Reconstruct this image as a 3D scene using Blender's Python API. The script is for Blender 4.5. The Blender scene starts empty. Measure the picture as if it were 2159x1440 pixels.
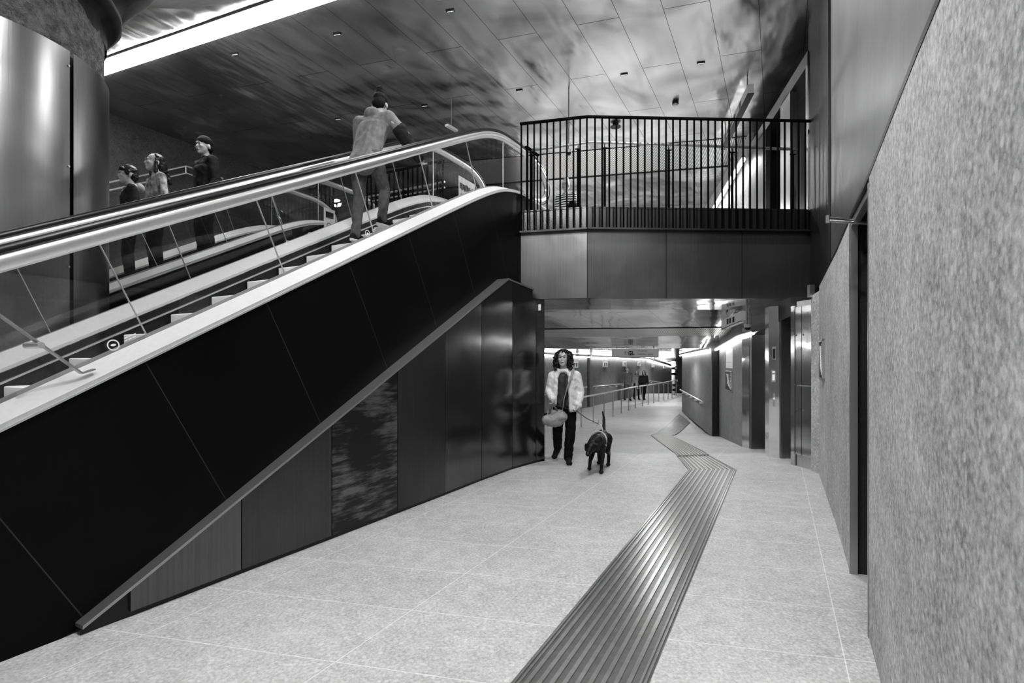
import bpy, bmesh, math, random
from mathutils import Vector, Matrix, noise, Euler
random.seed(7)
C = bpy.context.scene.collection
F = 1080.0; CX = 1079.5; HY = 762.0; H = 1.5
_l = math.hypot(560/F, 1.0)
DX, DY = 560/F/_l, 1/_l            # plan direction of the escalators
NX, NY = -DY, DX                   # plan direction across them
V = Vector
def W(s, t, z=0.0): return V((s*DX+t*NX, s*DY+t*NY, z))
D3 = V((DX, DY, 0)); N3 = V((NX, NY, 0)); Z3 = V((0, 0, 1))
def st(x, y): return (x*DX+y*DY, x*NX+y*NY)
def at(x, y, Y): return V(((x-CX)/F*Y, Y, H+(HY-y)/F*Y))
def ont(x, y, t):
    rx = (x-CX)/F; k = t/(rx*NX+NY); return V((rx*k, k, H+(HY-y)/F*k))

# ------------------------------------------------------------------ materials
class NB:
    def __init__(s, name):
        s.m = bpy.data.materials.new(name); s.m.use_nodes = True
        s.t = s.m.node_tree; s.n = s.t.nodes; s.l = s.t.links
        s.b = s.n['Principled BSDF']; s.out = s.n['Material Output']
    def add(s, kind, **kw):
        n = s.n.new(kind)
        for k, v in kw.items(): setattr(n, k, v)
        return n
    def link(s, a, b): s.l.new(a, b)
    def val(s, sock, v):
        if hasattr(v, 'node'): s.l.new(v, sock)
        else: sock.default_value = v
    def math(s, op, a, b=0.0, c=None):
        n = s.add('ShaderNodeMath', operation=op)
        s.val(n.inputs[0], a); s.val(n.inputs[1], b)
        if c is not None: s.val(n.inputs[2], c)
        return n.outputs[0]
    def pos(s):
        if not hasattr(s, '_p'): s._p = s.add('ShaderNodeNewGeometry').outputs['Position']
        return s._p
    def xyz(s):
        if not hasattr(s, '_x'):
            n = s.add('ShaderNodeSeparateXYZ'); s.link(s.pos(), n.inputs[0]); s._x = n.outputs
        return s._x
    def stco(s):
        x = s.xyz()
        S = s.math('ADD', s.math('MULTIPLY', x[0], DX), s.math('MULTIPLY', x[1], DY))
        T = s.math('ADD', s.math('MULTIPLY', x[0], NX), s.math('MULTIPLY', x[1], NY))
        return S, T
    def noise(s, scale, detail=3, rough=.5, vec=None, dist=0.0):
        n = s.add('ShaderNodeTexNoise'); n.inputs['Scale'].default_value = scale
        n.inputs['Detail'].default_value = detail; n.inputs['Roughness'].default_value = rough
        n.inputs['Distortion'].default_value = dist
        s.link(vec if vec is not None else s.pos(), n.inputs['Vector']); return n.outputs['Fac']
    def scaled(s, sx, sy, sz, stf=False):
        c = s.add('ShaderNodeCombineXYZ')
        if stf: a, b = s.stco()
        else: a, b = s.xyz()[0], s.xyz()[1]
        s.link(s.math('MULTIPLY', a, sx), c.inputs[0]); s.link(s.math('MULTIPLY', b, sy), c.inputs[1])
        s.link(s.math('MULTIPLY', s.xyz()[2], sz), c.inputs[2]); return c.outputs[0]
    def ramp(s, f, stops):
        n = s.add('ShaderNodeValToRGB'); e = n.color_ramp.elements
        while len(e) < len(stops): e.new(.5)
        for i, (p, v) in enumerate(stops): e[i].position = p; e[i].color = (v, v, v, 1)
        s.link(f, n.inputs[0]); return n.outputs[0]
    def mix(s, f, a, b):
        n = s.add('ShaderNodeMix', data_type='FLOAT'); s.val(n.inputs[0], f)
        s.val(n.inputs[2], a); s.val(n.inputs[3], b); return n.outputs[0]
    def line(s, v, pitch, off, w):     # 1 on thin lines v = off + k*pitch
        q = s.math('FRACT', s.math('DIVIDE', s.math('SUBTRACT', v, off-pitch*500.5), pitch))
        return s.math('LESS_THAN', s.math('ABSOLUTE', s.math('SUBTRACT', q, .5)), w/pitch/2)
    def bump(s, h, strength, dist=1.0, prev=None):
        n = s.add('ShaderNodeBump'); n.inputs['Strength'].default_value = strength
        n.inputs['Distance'].default_value = dist; s.link(h, n.inputs['Height'])
        if prev is not None: s.link(prev, n.inputs['Normal'])
        return n.outputs[0]
    def done(s, col, rough=.5, metal=0.0, normal=None, spec=None):
        if hasattr(col, 'node'): s.link(col, s.b.inputs['Base Color'])
        else: s.b.inputs['Base Color'].default_value = (col, col, col, 1)
        s.val(s.b.inputs['Roughness'], rough); s.val(s.b.inputs['Metallic'], metal)
        if normal is not None: s.link(normal, s.b.inputs['Normal'])
        if spec is not None: s.b.inputs['Specular IOR Level'].default_value = spec
        return s.m
def plain(name, v, rough=.5, metal=0.0, spec=None, nz=0.0, ns=30):
    b = NB(name)
    if nz:
        f = b.noise(ns, 4); col = b.ramp(f, [(.3, max(0, v*(1-nz))), (.7, min(1, v*(1+nz)))])
    else: col = v
    return b.done(col, rough, metal, None, spec)
def emit(name, v, strength):
    b = NB(name); b.b.inputs['Base Color'].default_value = (0, 0, 0, 1)
    b.b.inputs['Emission Color'].default_value = (v, v, v, 1); b.b.inputs['Emission Strength'].default_value = strength
    return b.m

M = {}
def mk_stone(name, lo, hi, seams=False, gloss=.75, ns=1.0):
    b = NB(name)
    f1 = b.noise(55*ns, 4, .65); f2 = b.noise(9*ns, 3, .6); f3 = b.noise(1.3, 2, .5)
    v = b.add('ShaderNodeTexVoronoi'); v.inputs['Scale'].default_value = 42*ns; b.link(b.pos(), v.inputs['Vector'])
    chip = b.math('LESS_THAN', v.outputs['Distance'], .22)
    v2 = b.add('ShaderNodeTexVoronoi'); v2.inputs['Scale'].default_value = 16*ns; b.link(b.pos(), v2.inputs['Vector'])
    chip2 = b.math('LESS_THAN', v2.outputs['Distance'], .2)
    a = b.math('ADD', b.math('MULTIPLY', f1, .62), b.math('MULTIPLY', f2, .22))
    a = b.math('ADD', a, b.math('MULTIPLY', f3, .16))
    base = b.ramp(a, [(.36, lo), (.64, hi)])
    base = b.mix(b.math('MULTIPLY', chip, .3), base, hi*1.12)
    base = b.mix(b.math('MULTIPLY', chip2, .35), base, hi*1.15)
    if seams:
        S, T = b.stco()
        q = b.math('ADD', S, b.math('MULTIPLY', T, .265))
        ln = b.math('MAXIMUM', b.line(q, .6, 2.383, .006), b.line(T, 1.13, -.3, .006))
        base = b.mix(b.math('MULTIPLY', ln, .55), base, .95)
    return b.done(base, gloss, 0, b.bump(f1, .12, .01), .4)
M['floor'] = mk_stone('floor_stone', .36, .72, True, .5)
M['wall_stone'] = mk_stone('wall_stone', .25, .72, False, .7, .8)
M['passage_stone'] = mk_stone('passage_stone', .14, .34, False, .6)
M['dark_stone'] = mk_stone('dark_stone', .05, .15, False, .8)
def mk_ceiling(name, base=.5, rough=.22, amp=.5, seams=True, ds=.55):
    b = NB(name); S, T = b.stco()
    nrm = b.bump(b.noise(.55, 2, .4, dist=.5), amp, .35)
    fl = b.noise(2.2, 2, .5, b.scaled(.5, 1.2, 1, True))
    nrm = b.bump(fl, amp*.5, .1, nrm)
    col = b.ramp(b.noise(.7, 2, .5, dist=1.0), [(.3, base*.55), (.7, base*1.1)])
    r = b.math('ADD', rough, b.math('MULTIPLY', b.noise(1.1, 2), .14))
    if seams:
        tl = b.line(T, .61, .235, .008)
        i = b.math('FLOOR', b.math('DIVIDE', b.math('SUBTRACT', T, .235-61), .61))
        par = b.math('MODULO', i, 2.0)
        q = b.math('ADD', b.math('ADD', S, b.math('MULTIPLY', T, .197)), b.math('MULTIPLY', par, 1.47))
        cl = b.line(q, 3.0, 9.23+.046, .012)
        ln = b.math('MAXIMUM', tl, cl)
        col = b.mix(b.math('MULTIPLY', ln, .8), col, .02)
    return b.done(col, r, .92, nrm)
M['ceiling'] = mk_ceiling('ceiling_metal', .64, .18, .60)
M['low_ceiling'] = mk_ceiling('polished_ceiling_metal', .74, .04, .16)
def mk_brushed(name, v, rough, streak=.25, amp=.0, seams=None, metal=.9, vertical=True):
    b = NB(name)
    vec = b.scaled(60, 60, 1.2) if vertical else b.scaled(2, 60, 60, True)
    f = b.noise(1.0, 4, .6, vec)
    lf = b.noise(.9, 3, .55)
    col = b.ramp(b.math('ADD', b.math('MULTIPLY', f, streak), b.math('MULTIPLY', lf, 1-streak)), [(.3, v*.7), (.7, v*1.25)])
    nrm = b.bump(f, .03, .01)
    if amp: nrm = b.bump(b.noise(1.3, 2, .5, dist=.4), amp, .2, nrm)
    if seams is not None:
        S, T = b.stco()
        q = b.math('ADD', b.math('MULTIPLY', S, seams[0]), b.math('MULTIPLY', b.xyz()[2], seams[1]))
        ln = b.line(q, seams[2], seams[3], .006)
        col = b.mix(b.math('MULTIPLY', ln, .9), col, seams[4])
    return b.done(col, rough, metal, nrm)
M['steel'] = mk_brushed('brushed_steel', .62, .3)
M['deck'] = plain('pale_deck_aluminium', .60, .55, .15, nz=.03)
M['rail_steel'] = plain('handrail_profile_steel', .78, .33, .8)
M['fascia'] = mk_brushed('fascia_steel', .26, .3, .3, .05)
M['clad'] = mk_brushed('black_cladding', .008, .38, .2, 0, (1/1.134, -.534/1.134*0+.534/1.134, .95, .35, .06), .3)
M['clad'].node_tree.nodes['Principled BSDF'].inputs['Specular IOR Level'].default_value = .15
M['panel'] = mk_brushed('dark_polished_steel', .16, .17, .25, .02)
M['panel2'] = mk_brushed('dark_scuffed_steel', .10, .3, .3, .02)
def mk_scuff():
    b = NB('scuffed_dark_steel'); f = b.noise(1.0, 5, .7, b.scaled(3, 3, 22)); g = b.noise(1.6, 3, .6)
    col = b.ramp(b.math('MULTIPLY', f, g), [(.22, .05), (.34, .22)]); return b.done(col, b.mix(g, .2, .5), .85)
M['scuff'] = mk_scuff()
M['panel_pale'] = mk_brushed('grey_polished_steel', .17, .34, .4, .02)
M['cap'] = plain('wall_cap_steel', .42, .35, .8)
M['upper'] = mk_brushed('upper_wall_metal', .22, .42, .3, .03)
M['dark'] = mk_brushed('dark_metal', .03, .4, .3, .02, metal=.7)
M['lift'] = mk_brushed('lift_door_steel', .30, .38, .2, .02)
M['mirror'] = mk_brushed('polished_steel', .62, .1, .2, .06)
M['column'] = mk_brushed('column_steel', .24, .30, .2, .05)
M['black'] = plain('black_rubber', .012, .35)
M['rubber_line'] = plain('satin_black', .02, .25)
M['bar'] = plain('black_painted_steel', .003, .8, 0, spec=.06)
M['riser'] = plain('step_aluminium', .82, .5, .2)
M['tread'] = plain('step_tread', .35, .5, .5)
M['door'] = plain('charcoal_door_paint', .028, .5, nz=.2, ns=60)
M['white'] = plain('white_plastic', .85, .4)
M['grey'] = plain('grey_plastic', .35, .4)
M['led'] = emit('led_light', 1, 24)
M['cove'] = emit('cove_light', 1, 15)
M['dot'] = emit('downlight_led', 1, 3)
M['sign'] = emit('sign_face', .5, .35)
M['screen'] = emit('panel_display', .8, .8)
M['ink'] = plain('black_ink', .015, .5)
M['tact'] = plain('tactile_metal', .27, .33, .75, nz=.12, ns=20)
M['tactrib'] = plain('tactile_rib_metal', .5, .28, .85, nz=.1, ns=20)
def mk_concrete():
    b = NB('rough_concrete'); f = b.noise(14, 6, .7); g = b.noise(45, 3, .7)
    return b.done(b.ramp(f, [(.3, .06), (.7, .3)]), .9, 0, b.bump(g, .9, .04, b.bump(f, 1, .08)))
M['concrete'] = mk_concrete()
M['dark_concrete'] = plain('dark_concrete', .02, .9, nz=.4, ns=8)
def mk_glass():
    b = NB('balustrade_glass')
    tr = b.add('ShaderNodeBsdfTransparent'); tr.inputs[0].default_value = (.84, .84, .84, 1)
    gl = b.add('ShaderNodeBsdfGlossy'); gl.inputs['Roughness'].default_value = .02; gl.inputs[0].default_value = (.9, .9, .9, 1)
    fr = b.add('ShaderNodeLayerWeight'); fr.inputs['Blend'].default_value = .5
    f5 = b.math('ADD', b.math('MULTIPLY', b.math('POWER', fr.outputs['Facing'], 5.0), .9), .06)
    mx = b.add('ShaderNodeMixShader'); b.link(f5, mx.inputs[0])
    b.link(tr.outputs[0], mx.inputs[1]); b.link(gl.outputs[0], mx.inputs[2]); b.link(mx.outputs[0], b.out.inputs[0])
    return b.m
M['glass'] = mk_glass()
def mk_grille():
    b = NB('perforated_ceiling'); S, T = b.stco()
    q = b.math('ADD', b.math('MULTIPLY', S, .7), b.math('MULTIPLY', T, .0))
    ln = b.line(T, .036, 0, .015)
    col = b.mix(ln, .75, .12)
    return b.done(col, .3, .7)
M['grille'] = mk_grille()
def cloth(name, v, nz=.12): return plain(name, v, .85, nz=nz, ns=14, spec=.2)
M['skin'] = plain('skin', .48, .5); M['hair'] = plain('dark_hair', .012, .45, nz=.5, ns=60)
M['greyhair'] = plain('short_grey_hair', .2, .7)
M['lip'] = plain('lips', .2, .5); M['eye'] = plain('eye_dark', .03, .3)
M['jwhite'] = cloth('white_jacket', .74, .06); M['shirt'] = cloth('charcoal_top', .07, .3); M['trou'] = cloth('black_trousers', .012, .3)
M['bag'] = cloth('grey_bag', .34, .15); M['shoe'] = cloth('black_trainers', .02); M['sole'] = plain('white_sole', .75)
M['gjacket'] = cloth('grey_jacket', .23, .2); M['gtrou'] = cloth('grey_stretch_trousers', .12, .25); M['seam'] = plain('pale_piping', .5)
M['hat'] = cloth('dark_knit_hat', .02, .4); M['djacket'] = cloth('dark_jacket', .03, .3); M['lcoat'] = cloth('light_patterned_jacket', .45, .7)
M['mid'] = cloth('mid_grey_fabric', .14, .2); M['fur'] = plain('black_fur', .008, .45, nz=.4, ns=40, spec=.35)
M['harness'] = cloth('pale_harness', .6); M['leash'] = cloth('leash', .12)
def mk_stripe():
    b = NB('striped_knit'); z = b.xyz()[2]
    return b.done(b.mix(b.line(z, .05, 0, .022), .85, .01), .85)
M['stripe'] = mk_stripe()

# ------------------------------------------------------------------ object helpers
def tagged(o, label=None, cat=None, group=None, kind=None):
    if label: o['label'] = label
    if cat: o['category'] = cat
    if group: o['group'] = group
    if kind: o['kind'] = kind
    return o
def thing(name, loc, label, cat, rz=0.0, group=None):
    o = bpy.data.objects.new(name, None); C.objects.link(o)
    o.location = loc; o.rotation_euler = (0, 0, rz); o.empty_display_size = .1
    o.matrix_world = Matrix.Translation(V(loc)) @ Matrix.Rotation(rz, 4, 'Z')
    return tagged(o, label, cat, group)
def mesh_of(bm, name):
    me = bpy.data.meshes.new(name); bmesh.ops.recalc_face_normals(bm, faces=bm.faces[:]); bm.to_mesh(me); bm.free(); return me
WM = {}
def obj(name, bm, mat, parent=None, smooth=False, local=False):
    """one mesh object; coordinates of bm are world (or the parent's when local)"""
    me = bm if isinstance(bm, bpy.types.Mesh) else mesh_of(bm, name)
    if not me.materials: me.materials.append(M[mat] if isinstance(mat, str) else mat)
    if smooth:
        me.shade_smooth()
    o = bpy.data.objects.new(name, me); C.objects.link(o)
    if parent is not None:
        o.parent = parent
        if not local:
            root = parent
            wm = WM.get(parent.name) or parent.matrix_world
            o.matrix_parent_inverse = wm.inverted()
            WM[o.name] = Matrix.Identity(4)
        else:
            WM[o.name] = (WM.get(parent.name) or parent.matrix_world).copy()
    else: WM[o.name] = Matrix.Identity(4)
    return o
def struct(name, bm, mat, label=None, parent=None, smooth=False):
    o = obj(name, bm, mat, parent, smooth); o['kind'] = 'structure'
    if label: o['label'] = label
    return o
def place(o, bl):   # shift the origin of a top-level world-coordinate mesh to its base point
    o.data.transform(Matrix.Translation(-V(bl))); o.location = bl; return o
def B(): return bmesh.new()
def face(bm, pts): return bm.faces.new([bm.verts.new(p) for p in pts])
def hexa(bm, a):   # a: 8 points, bottom 4 then top 4
    v = [bm.verts.new(p) for p in a]
    for f in ((0, 1, 2, 3), (4, 5, 6, 7), (0, 1, 5, 4), (1, 2, 6, 5), (2, 3, 7, 6), (3, 0, 4, 7)): bm.faces.new([v[i] for i in f])
def bst(bm, s0, s1, t0, t1, z0, z1):
    hexa(bm, [W(s0, t0, z0), W(s1, t0, z0), W(s1, t1, z0), W(s0, t1, z0), W(s0, t0, z1), W(s1, t0, z1), W(s1, t1, z1), W(s0, t1, z1)])
def bxyz(bm, x0, x1, y0, y1, z0, z1):
    hexa(bm, [V(p) for p in ((x0, y0, z0), (x1, y0, z0), (x1, y1, z0), (x0, y1, z0), (x0, y0, z1), (x1, y0, z1), (x1, y1, z1), (x0, y1, z1))])
def bvec(bm, c, u, v, w):   # box at centre c with half vectors
    c = V(c); hexa(bm, [c-u-v-w, c+u-v-w, c+u+v-w, c-u+v-w, c-u-v+w, c+u-v+w, c+u+v+w, c-u+v+w])
def prism(bm, poly, off):   # planar polygon extruded by vector off
    n = len(poly); a = [bm.verts.new(p) for p in poly]; b = [bm.verts.new(V(p)+off) for p in poly]
    bm.faces.new(a); bm.faces.new(b[::-1])
    for i in range(n): bm.faces.new([a[i], a[(i+1) % n], b[(i+1) % n], b[i]])
def sweep(bm, path, prof, side, cap=True, closed=True):
    """profile points (a along side, b along up=side x tangent) swept along path"""
    rings = []; n = len(path)
    for i, p in enumerate(path):
        tg = (V(path[min(i+1, n-1)])-V(path[max(i-1, 0)])).normalized()
        sd = side if side is not None else None
        if sd is None:
            ref = Z3 if abs(tg.z) < .95 else V((1, 0, 0))
            sd = tg.cross(ref).normalized()
        up = sd.cross(tg).normalized() if side is None else tg.cross(sd).normalized()
        if side is None and up.z < 0 and abs(tg.z) < .95: up = -up
        rings.append([bm.verts.new(V(p)+sd*a+up*b) for a, b in prof])
    m = len(prof)
    for i in range(n-1):
        for j in range(m if closed else m-1):
            k = (j+1) % m; bm.faces.new([rings[i][j], rings[i][k], rings[i+1][k], rings[i+1][j]])
    if cap and closed: bm.faces.new(rings[0]); bm.faces.new(rings[-1][::-1])
def tube(bm, path, r, n=10):
    sweep(bm, path, [(math.cos(2*math.pi*i/n)*r, math.sin(2*math.pi*i/n)*r) for i in range(n)], None)
def lathe(bm, c, prof, n=64):
    c = V(c); rings = [[bm.verts.new(c+V((math.cos(2*math.pi*i/n)*r, math.sin(2*math.pi*i/n)*r, z))) for i in range(n)] for r, z in prof]
    for a, b in zip(rings, rings[1:]):
        for i in range(n): bm.faces.new([a[i], a[(i+1) % n], b[(i+1) % n], b[i]])
def disc(bm, c, u, v, r, r0=0, n=20, th=None):
    c = V(c)
    if r0:
        for i in range(n):
            a, b = 2*math.pi*i/n, 2*math.pi*(i+1)/n
            face(bm, [c+(u*math.cos(a)+v*math.sin(a))*r, c+(u*math.cos(b)+v*math.sin(b))*r, c+(u*math.cos(b)+v*math.sin(b))*r0, c+(u*math.cos(a)+v*math.sin(a))*r0])
    else: face(bm, [c+(u*math.cos(2*math.pi*i/n)+v*math.sin(2*math.pi*i/n))*r for i in range(n)])
def text(body, size, origin, right, up, mat, parent, name='lettering', align='LEFT', ext=.002):
    cu = bpy.data.curves.new('t', 'FONT'); cu.body = body; cu.size = size; cu.align_x = align; cu.extrude = ext
    o = bpy.data.objects.new('t', cu); C.objects.link(o)
    dg = bpy.context.evaluated_depsgraph_get(); me = bpy.data.meshes.new_from_object(o.evaluated_get(dg))
    bpy.data.objects.remove(o); 
    nrm = right.cross(up)
    mt = Matrix((( right.x, up.x, nrm.x, origin[0]), (right.y, up.y, nrm.y, origin[1]), (right.z, up.z, nrm.z, origin[2]), (0, 0, 0, 1)))
    me.transform(mt); me.materials.clear()
    return obj(name, me, mat, parent)

# ------------------------------------------------------------------ camera
cam = bpy.data.cameras.new('camera'); cam.lens = 36*F/2159; cam.sensor_width = 36; cam.shift_y = 42/2159; cam.clip_end = 300
co = bpy.data.objects.new('camera', cam); C.objects.link(co); co.location = (0, 0, H); co.rotation_euler = (math.pi/2, 0, 0)
bpy.context.scene.camera = co

# ------------------------------------------------------------------ setting
CZ = 6.55            # upper ceiling
UF = 3.76            # upper floor
A = W(6.922, 3.44); Bp = V((1.102, 7.507, 0)); Cp = V((4.448, 7.644, 0))
Z0, Z1 = 2.431, 3.446
def zf(Y):
    P = [(-50, 0), (8.3, 0), (14.5, -.55), (16.5, -.6), (33.5, -.6), (60, -2.2)]
    for (a, b), (c, d) in zip(P, P[1:]):
        if Y <= c: return b+(d-b)*(Y-a)/(c-a)
    return P[-1][1]
bm = B(); ys = [-8, 0, 8.3, 14.5, 16.5, 33.5, 60]
for a, b in zip(ys, ys[1:]): face(bm, [V((-16, a, zf(a))), V((18, a, zf(a))), V((18, b, zf(b))), V((-16, b, zf(b)))])
struct('floor', bm, 'floor', 'pale speckled stone tile floor sloping down into the passage')
def zlc(Y):
    P = [(0, Z0), (9.2, Z0), (14.5, 1.87), (25, 1.78), (33.5, 1.72), (60, -.2)]
    for (a, b), (c, d) in zip(P, P[1:]):
        if Y <= c: return b+(d-b)*(Y-a)/(c-a)
    return P[-1][1]
# upper ceiling
bm = B()
def ceilquad(y0, y1): face(bm, [V((-16, y0, CZ)), V((9, y0, CZ)), V((9, y1, CZ)), V((-16, y1, CZ))])
ceilquad(-8, 26)
struct('ceiling', bm, 'ceiling', 'warped brushed metal panel ceiling over the hall')
# bridge slab top
bm = B(); face(bm, [V((A.x, A.y, UF)), V((Bp.x, Bp.y+.02, UF)), V((Cp.x, Cp.y+.02, UF)), V((9, 9, UF)), V((9, 26, UF)), V((-16, 26, UF)), W(7.25, 14, UF), W(7.25, 3.44, UF)])
struct('floor_upper', bm, 'floor', 'upper landing floor behind the black railing')
# lower ceiling (polished)
bm = B()
cp = [(A.x, A.y), (Bp.x, Bp.y), (Cp.x, Cp.y), (5.4, 7.9)]
front = [V((A.x-.02, A.y+.03, Z0)), V((Bp.x, Bp.y+.03, Z0)), V((Cp.x, Cp.y+.03, Z0)), V((6, 7.8, Z0)), V((6, 9.2, Z0)), V((-8, 9.2, Z0))]
q = W(7.2, 9.0, Z0)
front = [V((A.x-.02, A.y+.03, Z0)), V((Bp.x, Bp.y+.03, Z0)), V((Cp.x, Cp.y+.03, Z0)), V((6, 7.8, Z0)), V((6, 9.2, Z0)), V((-2.1, 9.2, Z0))]
face(bm, front)
for a, b in ((9.2, 14.5), (14.5, 25), (25, 33.5), (33.5, 60)):
    face(bm, [V((-6, a, zlc(a))), V((18, a, zlc(a))), V((18, b, zlc(b))), V((-6, b, zlc(b)))])
struct('ceiling_lower', bm, 'low_ceiling', 'mirror-polished metal ceiling of the lower passage')
# perforated bands
bm = B()
def band(z, y0, y1, xl, xr, k, zz=None):
    a = V((xl, y0-(xl)*k, 0)); 
    face(bm, [V((x, y-x*k, (z if zz is None else zz(y-x*k))-.012)) for x, y in ((xl, y0), (xr, y0), (xr, y1), (xl, y1))])
band(CZ, 12.65, 14.4, -6, 6.2, .22)
struct('trim_1', bm, 'grille', 'perforated metal band across the upper ceiling')
bm = B(); tube(bm, [V((-6, 14.42+6*.22, CZ-.02)), V((6.2, 14.42-6.2*.22, CZ-.02))], .02, 6); struct('trim_13', bm, 'black', 'dark edge line along the perforated ceiling band')  # black tube along the far edge of the band
bm = B()
band(0, 11.3, 12.4, -3, 6.2, .06, zlc)
struct('trim_2', bm, 'grille', 'perforated metal band across the lower passage ceiling')
# slab edge strip over the upstand
bm = B()
for p, q2 in ((A, Bp), (Bp, Cp)):
    d = (q2-p).normalized(); n = V((d.y, -d.x, 0))
    hexa(bm, [V((p.x, p.y, Z0)), V((q2.x, q2.y, Z0)), V((q2.x, q2.y, Z0))-n*.06, V((p.x, p.y, Z0))-n*.06,
              V((p.x, p.y, Z1)), V((q2.x, q2.y, Z1)), V((q2.x, q2.y, Z1))-n*.06, V((p.x, p.y, Z1))-n*.06])
fas = struct('trim_3', bm, 'fascia', 'brushed steel fascia along the front of the footbridge')
bm = B()
for f, (p, q2) in ((0.0, (A, Bp)), (.35, (Bp, Cp)), (.69, (Bp, Cp)), (0.0, (Bp, Cp))):
    c = p+(q2-p)*f; d = (q2-p).normalized(); n = V((d.y, -d.x, 0))
    bvec(bm, V((c.x, c.y, (Z0+Z1)/2))+n*.003, d*.004, n*.002, Z3*((Z1-Z0)/2))
obj('panel_joint', bm, 'dark', fas)
bm = B()
for p, q2 in ((A, Bp), (Bp, Cp)):
    d = (q2-p).normalized(); n = V((d.y, -d.x, 0))
    for zz0, zz1, o0, o1 in ((Z1-.025, Z1+.0, -.02, .09), (Z1, UF+.02, -.08, -.03)):
        hexa(bm, [V((p.x, p.y, zz0))+n*o0, V((q2.x, q2.y, zz0))+n*o0, V((q2.x, q2.y, zz0))+n*o1, V((p.x, p.y, zz0))+n*o1,
                  V((p.x, p.y, zz1))+n*o0, V((q2.x, q2.y, zz1))+n*o0, V((q2.x, q2.y, zz1))+n*o1, V((p.x, p.y, zz1))+n*o1])
struct('trim_4', bm, 'panel', 'dark steel upstand of the footbridge behind the balusters')
# dark soffit edge beyond the escalators
bm = B(); face(bm, [W(7.25, 3.6, Z0-.2), W(7.25, 14, Z0-.2), W(7.25, 14, UF), W(7.25, 3.6, UF)])
struct('trim_5', bm, 'dark', 'dark landing edge above the escalator pit')

# right wall, lower stone part
RW = [(-4, -.30), (1, -.385), (2.1, -.405), (3.36, -.44)]
RW2 = [(4.37, -.456), (5.5, -.478), (7.92, -.49)]
ZT = 2.5
def wallstrip(bm, pts, z0, z1, th):
    for (a, b), (c, d) in zip(pts, pts[1:]):
        hexa(bm, [W(a, b, z0), W(c, d, z0), W(c, d-th, z0), W(a, b-th, z0), W(a, b, z1), W(c, d, z1), W(c, d-th, z1), W(a, b-th, z1)])
bm = B(); wallstrip(bm, RW, -.02, ZT, .5); wallstrip(bm, RW2, -.02, ZT, .5)
hexa(bm, [W(7.92, -.49, -.02), W(8.15, -.41, -.02), W(8.12, -.55, -.02), W(7.92, -.9, -.02), W(7.92, -.49, ZT-.06), W(8.15, -.41, ZT-.1), W(8.12, -.55, ZT-.1), W(7.92, -.9, ZT-.06)])
struct('wall_right', bm, 'wall_stone', 'speckled grey stone wall close on the right')
bm = B(); wallstrip(bm, [(1.0, -.383), (2.1, -.403), (3.36, -.438), (4.37, -.454), (5.5, -.476), (7.92, -.488)], ZT, ZT+.028, .3)
struct('trim_6', bm, 'dark', 'thin dark metal edge along the top of the stone wall')
bm = B(); wallstrip(bm, [(-4, -.42), (2.1, -.50), (6.9, -.53), (8.1, -.52), (9.2, -.43)], ZT+.02, CZ, .3)
struct('wall_right_upper', bm, 'upper', 'dark brushed metal wall above the right stone wall')
bm = B(); wallstrip(bm, [(6.75, -.505), (8.1, -.495), (9.0, -.415)], ZT+.02, CZ, .02)
struct('trim_7', bm, 'dark', 'darker metal cladding strip beside the footbridge end')
bm = B(); wallstrip(bm, [(.4, -.36), (1.98, -.46)], ZT+.03, CZ, .03)
struct('trim_8', bm, 'steel', 'pale metal panel at the top right above the stone wall')
# door recess in the right wall
bm = B(); bst(bm, 4.34, 4.37, -.85, -.458, 0, ZT-.03)
j = struct('door_1', bm, 'door', 'dark grey door in the deep opening of the right stone wall')
bm = B(); bst(bm, 3.37, 4.34, -.84, -.80, 0.01, ZT-.05); obj('door_leaf', bm, 'door', j)
bm = B(); bst(bm, 3.355, 3.385, -.50, -.436, 0, ZT-.03); bst(bm, 4.31, 4.345, -.50, -.452, 0, ZT-.03); bst(bm, 3.36, 4.37, -.50, -.46, ZT-.05, ZT-.005)
obj('door_frame', bm, 'cap', j)
for z in (.47, 2.2):
    bm = B(); tube(bm, [W(4.325, -.575, z-.10), W(4.325, -.575, z+.10)], .014, 12)
    for dz in (-.1, -.035, .035, .1): tube(bm, [W(4.325, -.575, z+dz-.004), W(4.325, -.575, z+dz+.004)], .017, 12)
    obj('hinge', bm, 'steel', j)
dc = thing('door_closer', W(4.2, -.5, 2.2), 'black door closer with a folding arm reaching out above the dark doorway', 'door closer')
bm = B(); bst(bm, 4.05, 4.3, -.60, -.53, 2.25, 2.39); obj('closer_body', bm, 'bar', dc)
bm = B(); tube(bm, [W(4.25, -.55, 2.46), W(4.05, -.30, 2.47)], .009, 8); obj('arm', bm, 'steel', dc)
bm = B(); tube(bm, [W(4.1, -.55, 2.41), W(4.05, -.30, 2.45)], .009, 8); tube(bm, [W(4.05, -.30, 2.435), W(4.05, -.30, 2.485)], .013, 8); obj('arm', bm, 'steel', dc)

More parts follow.
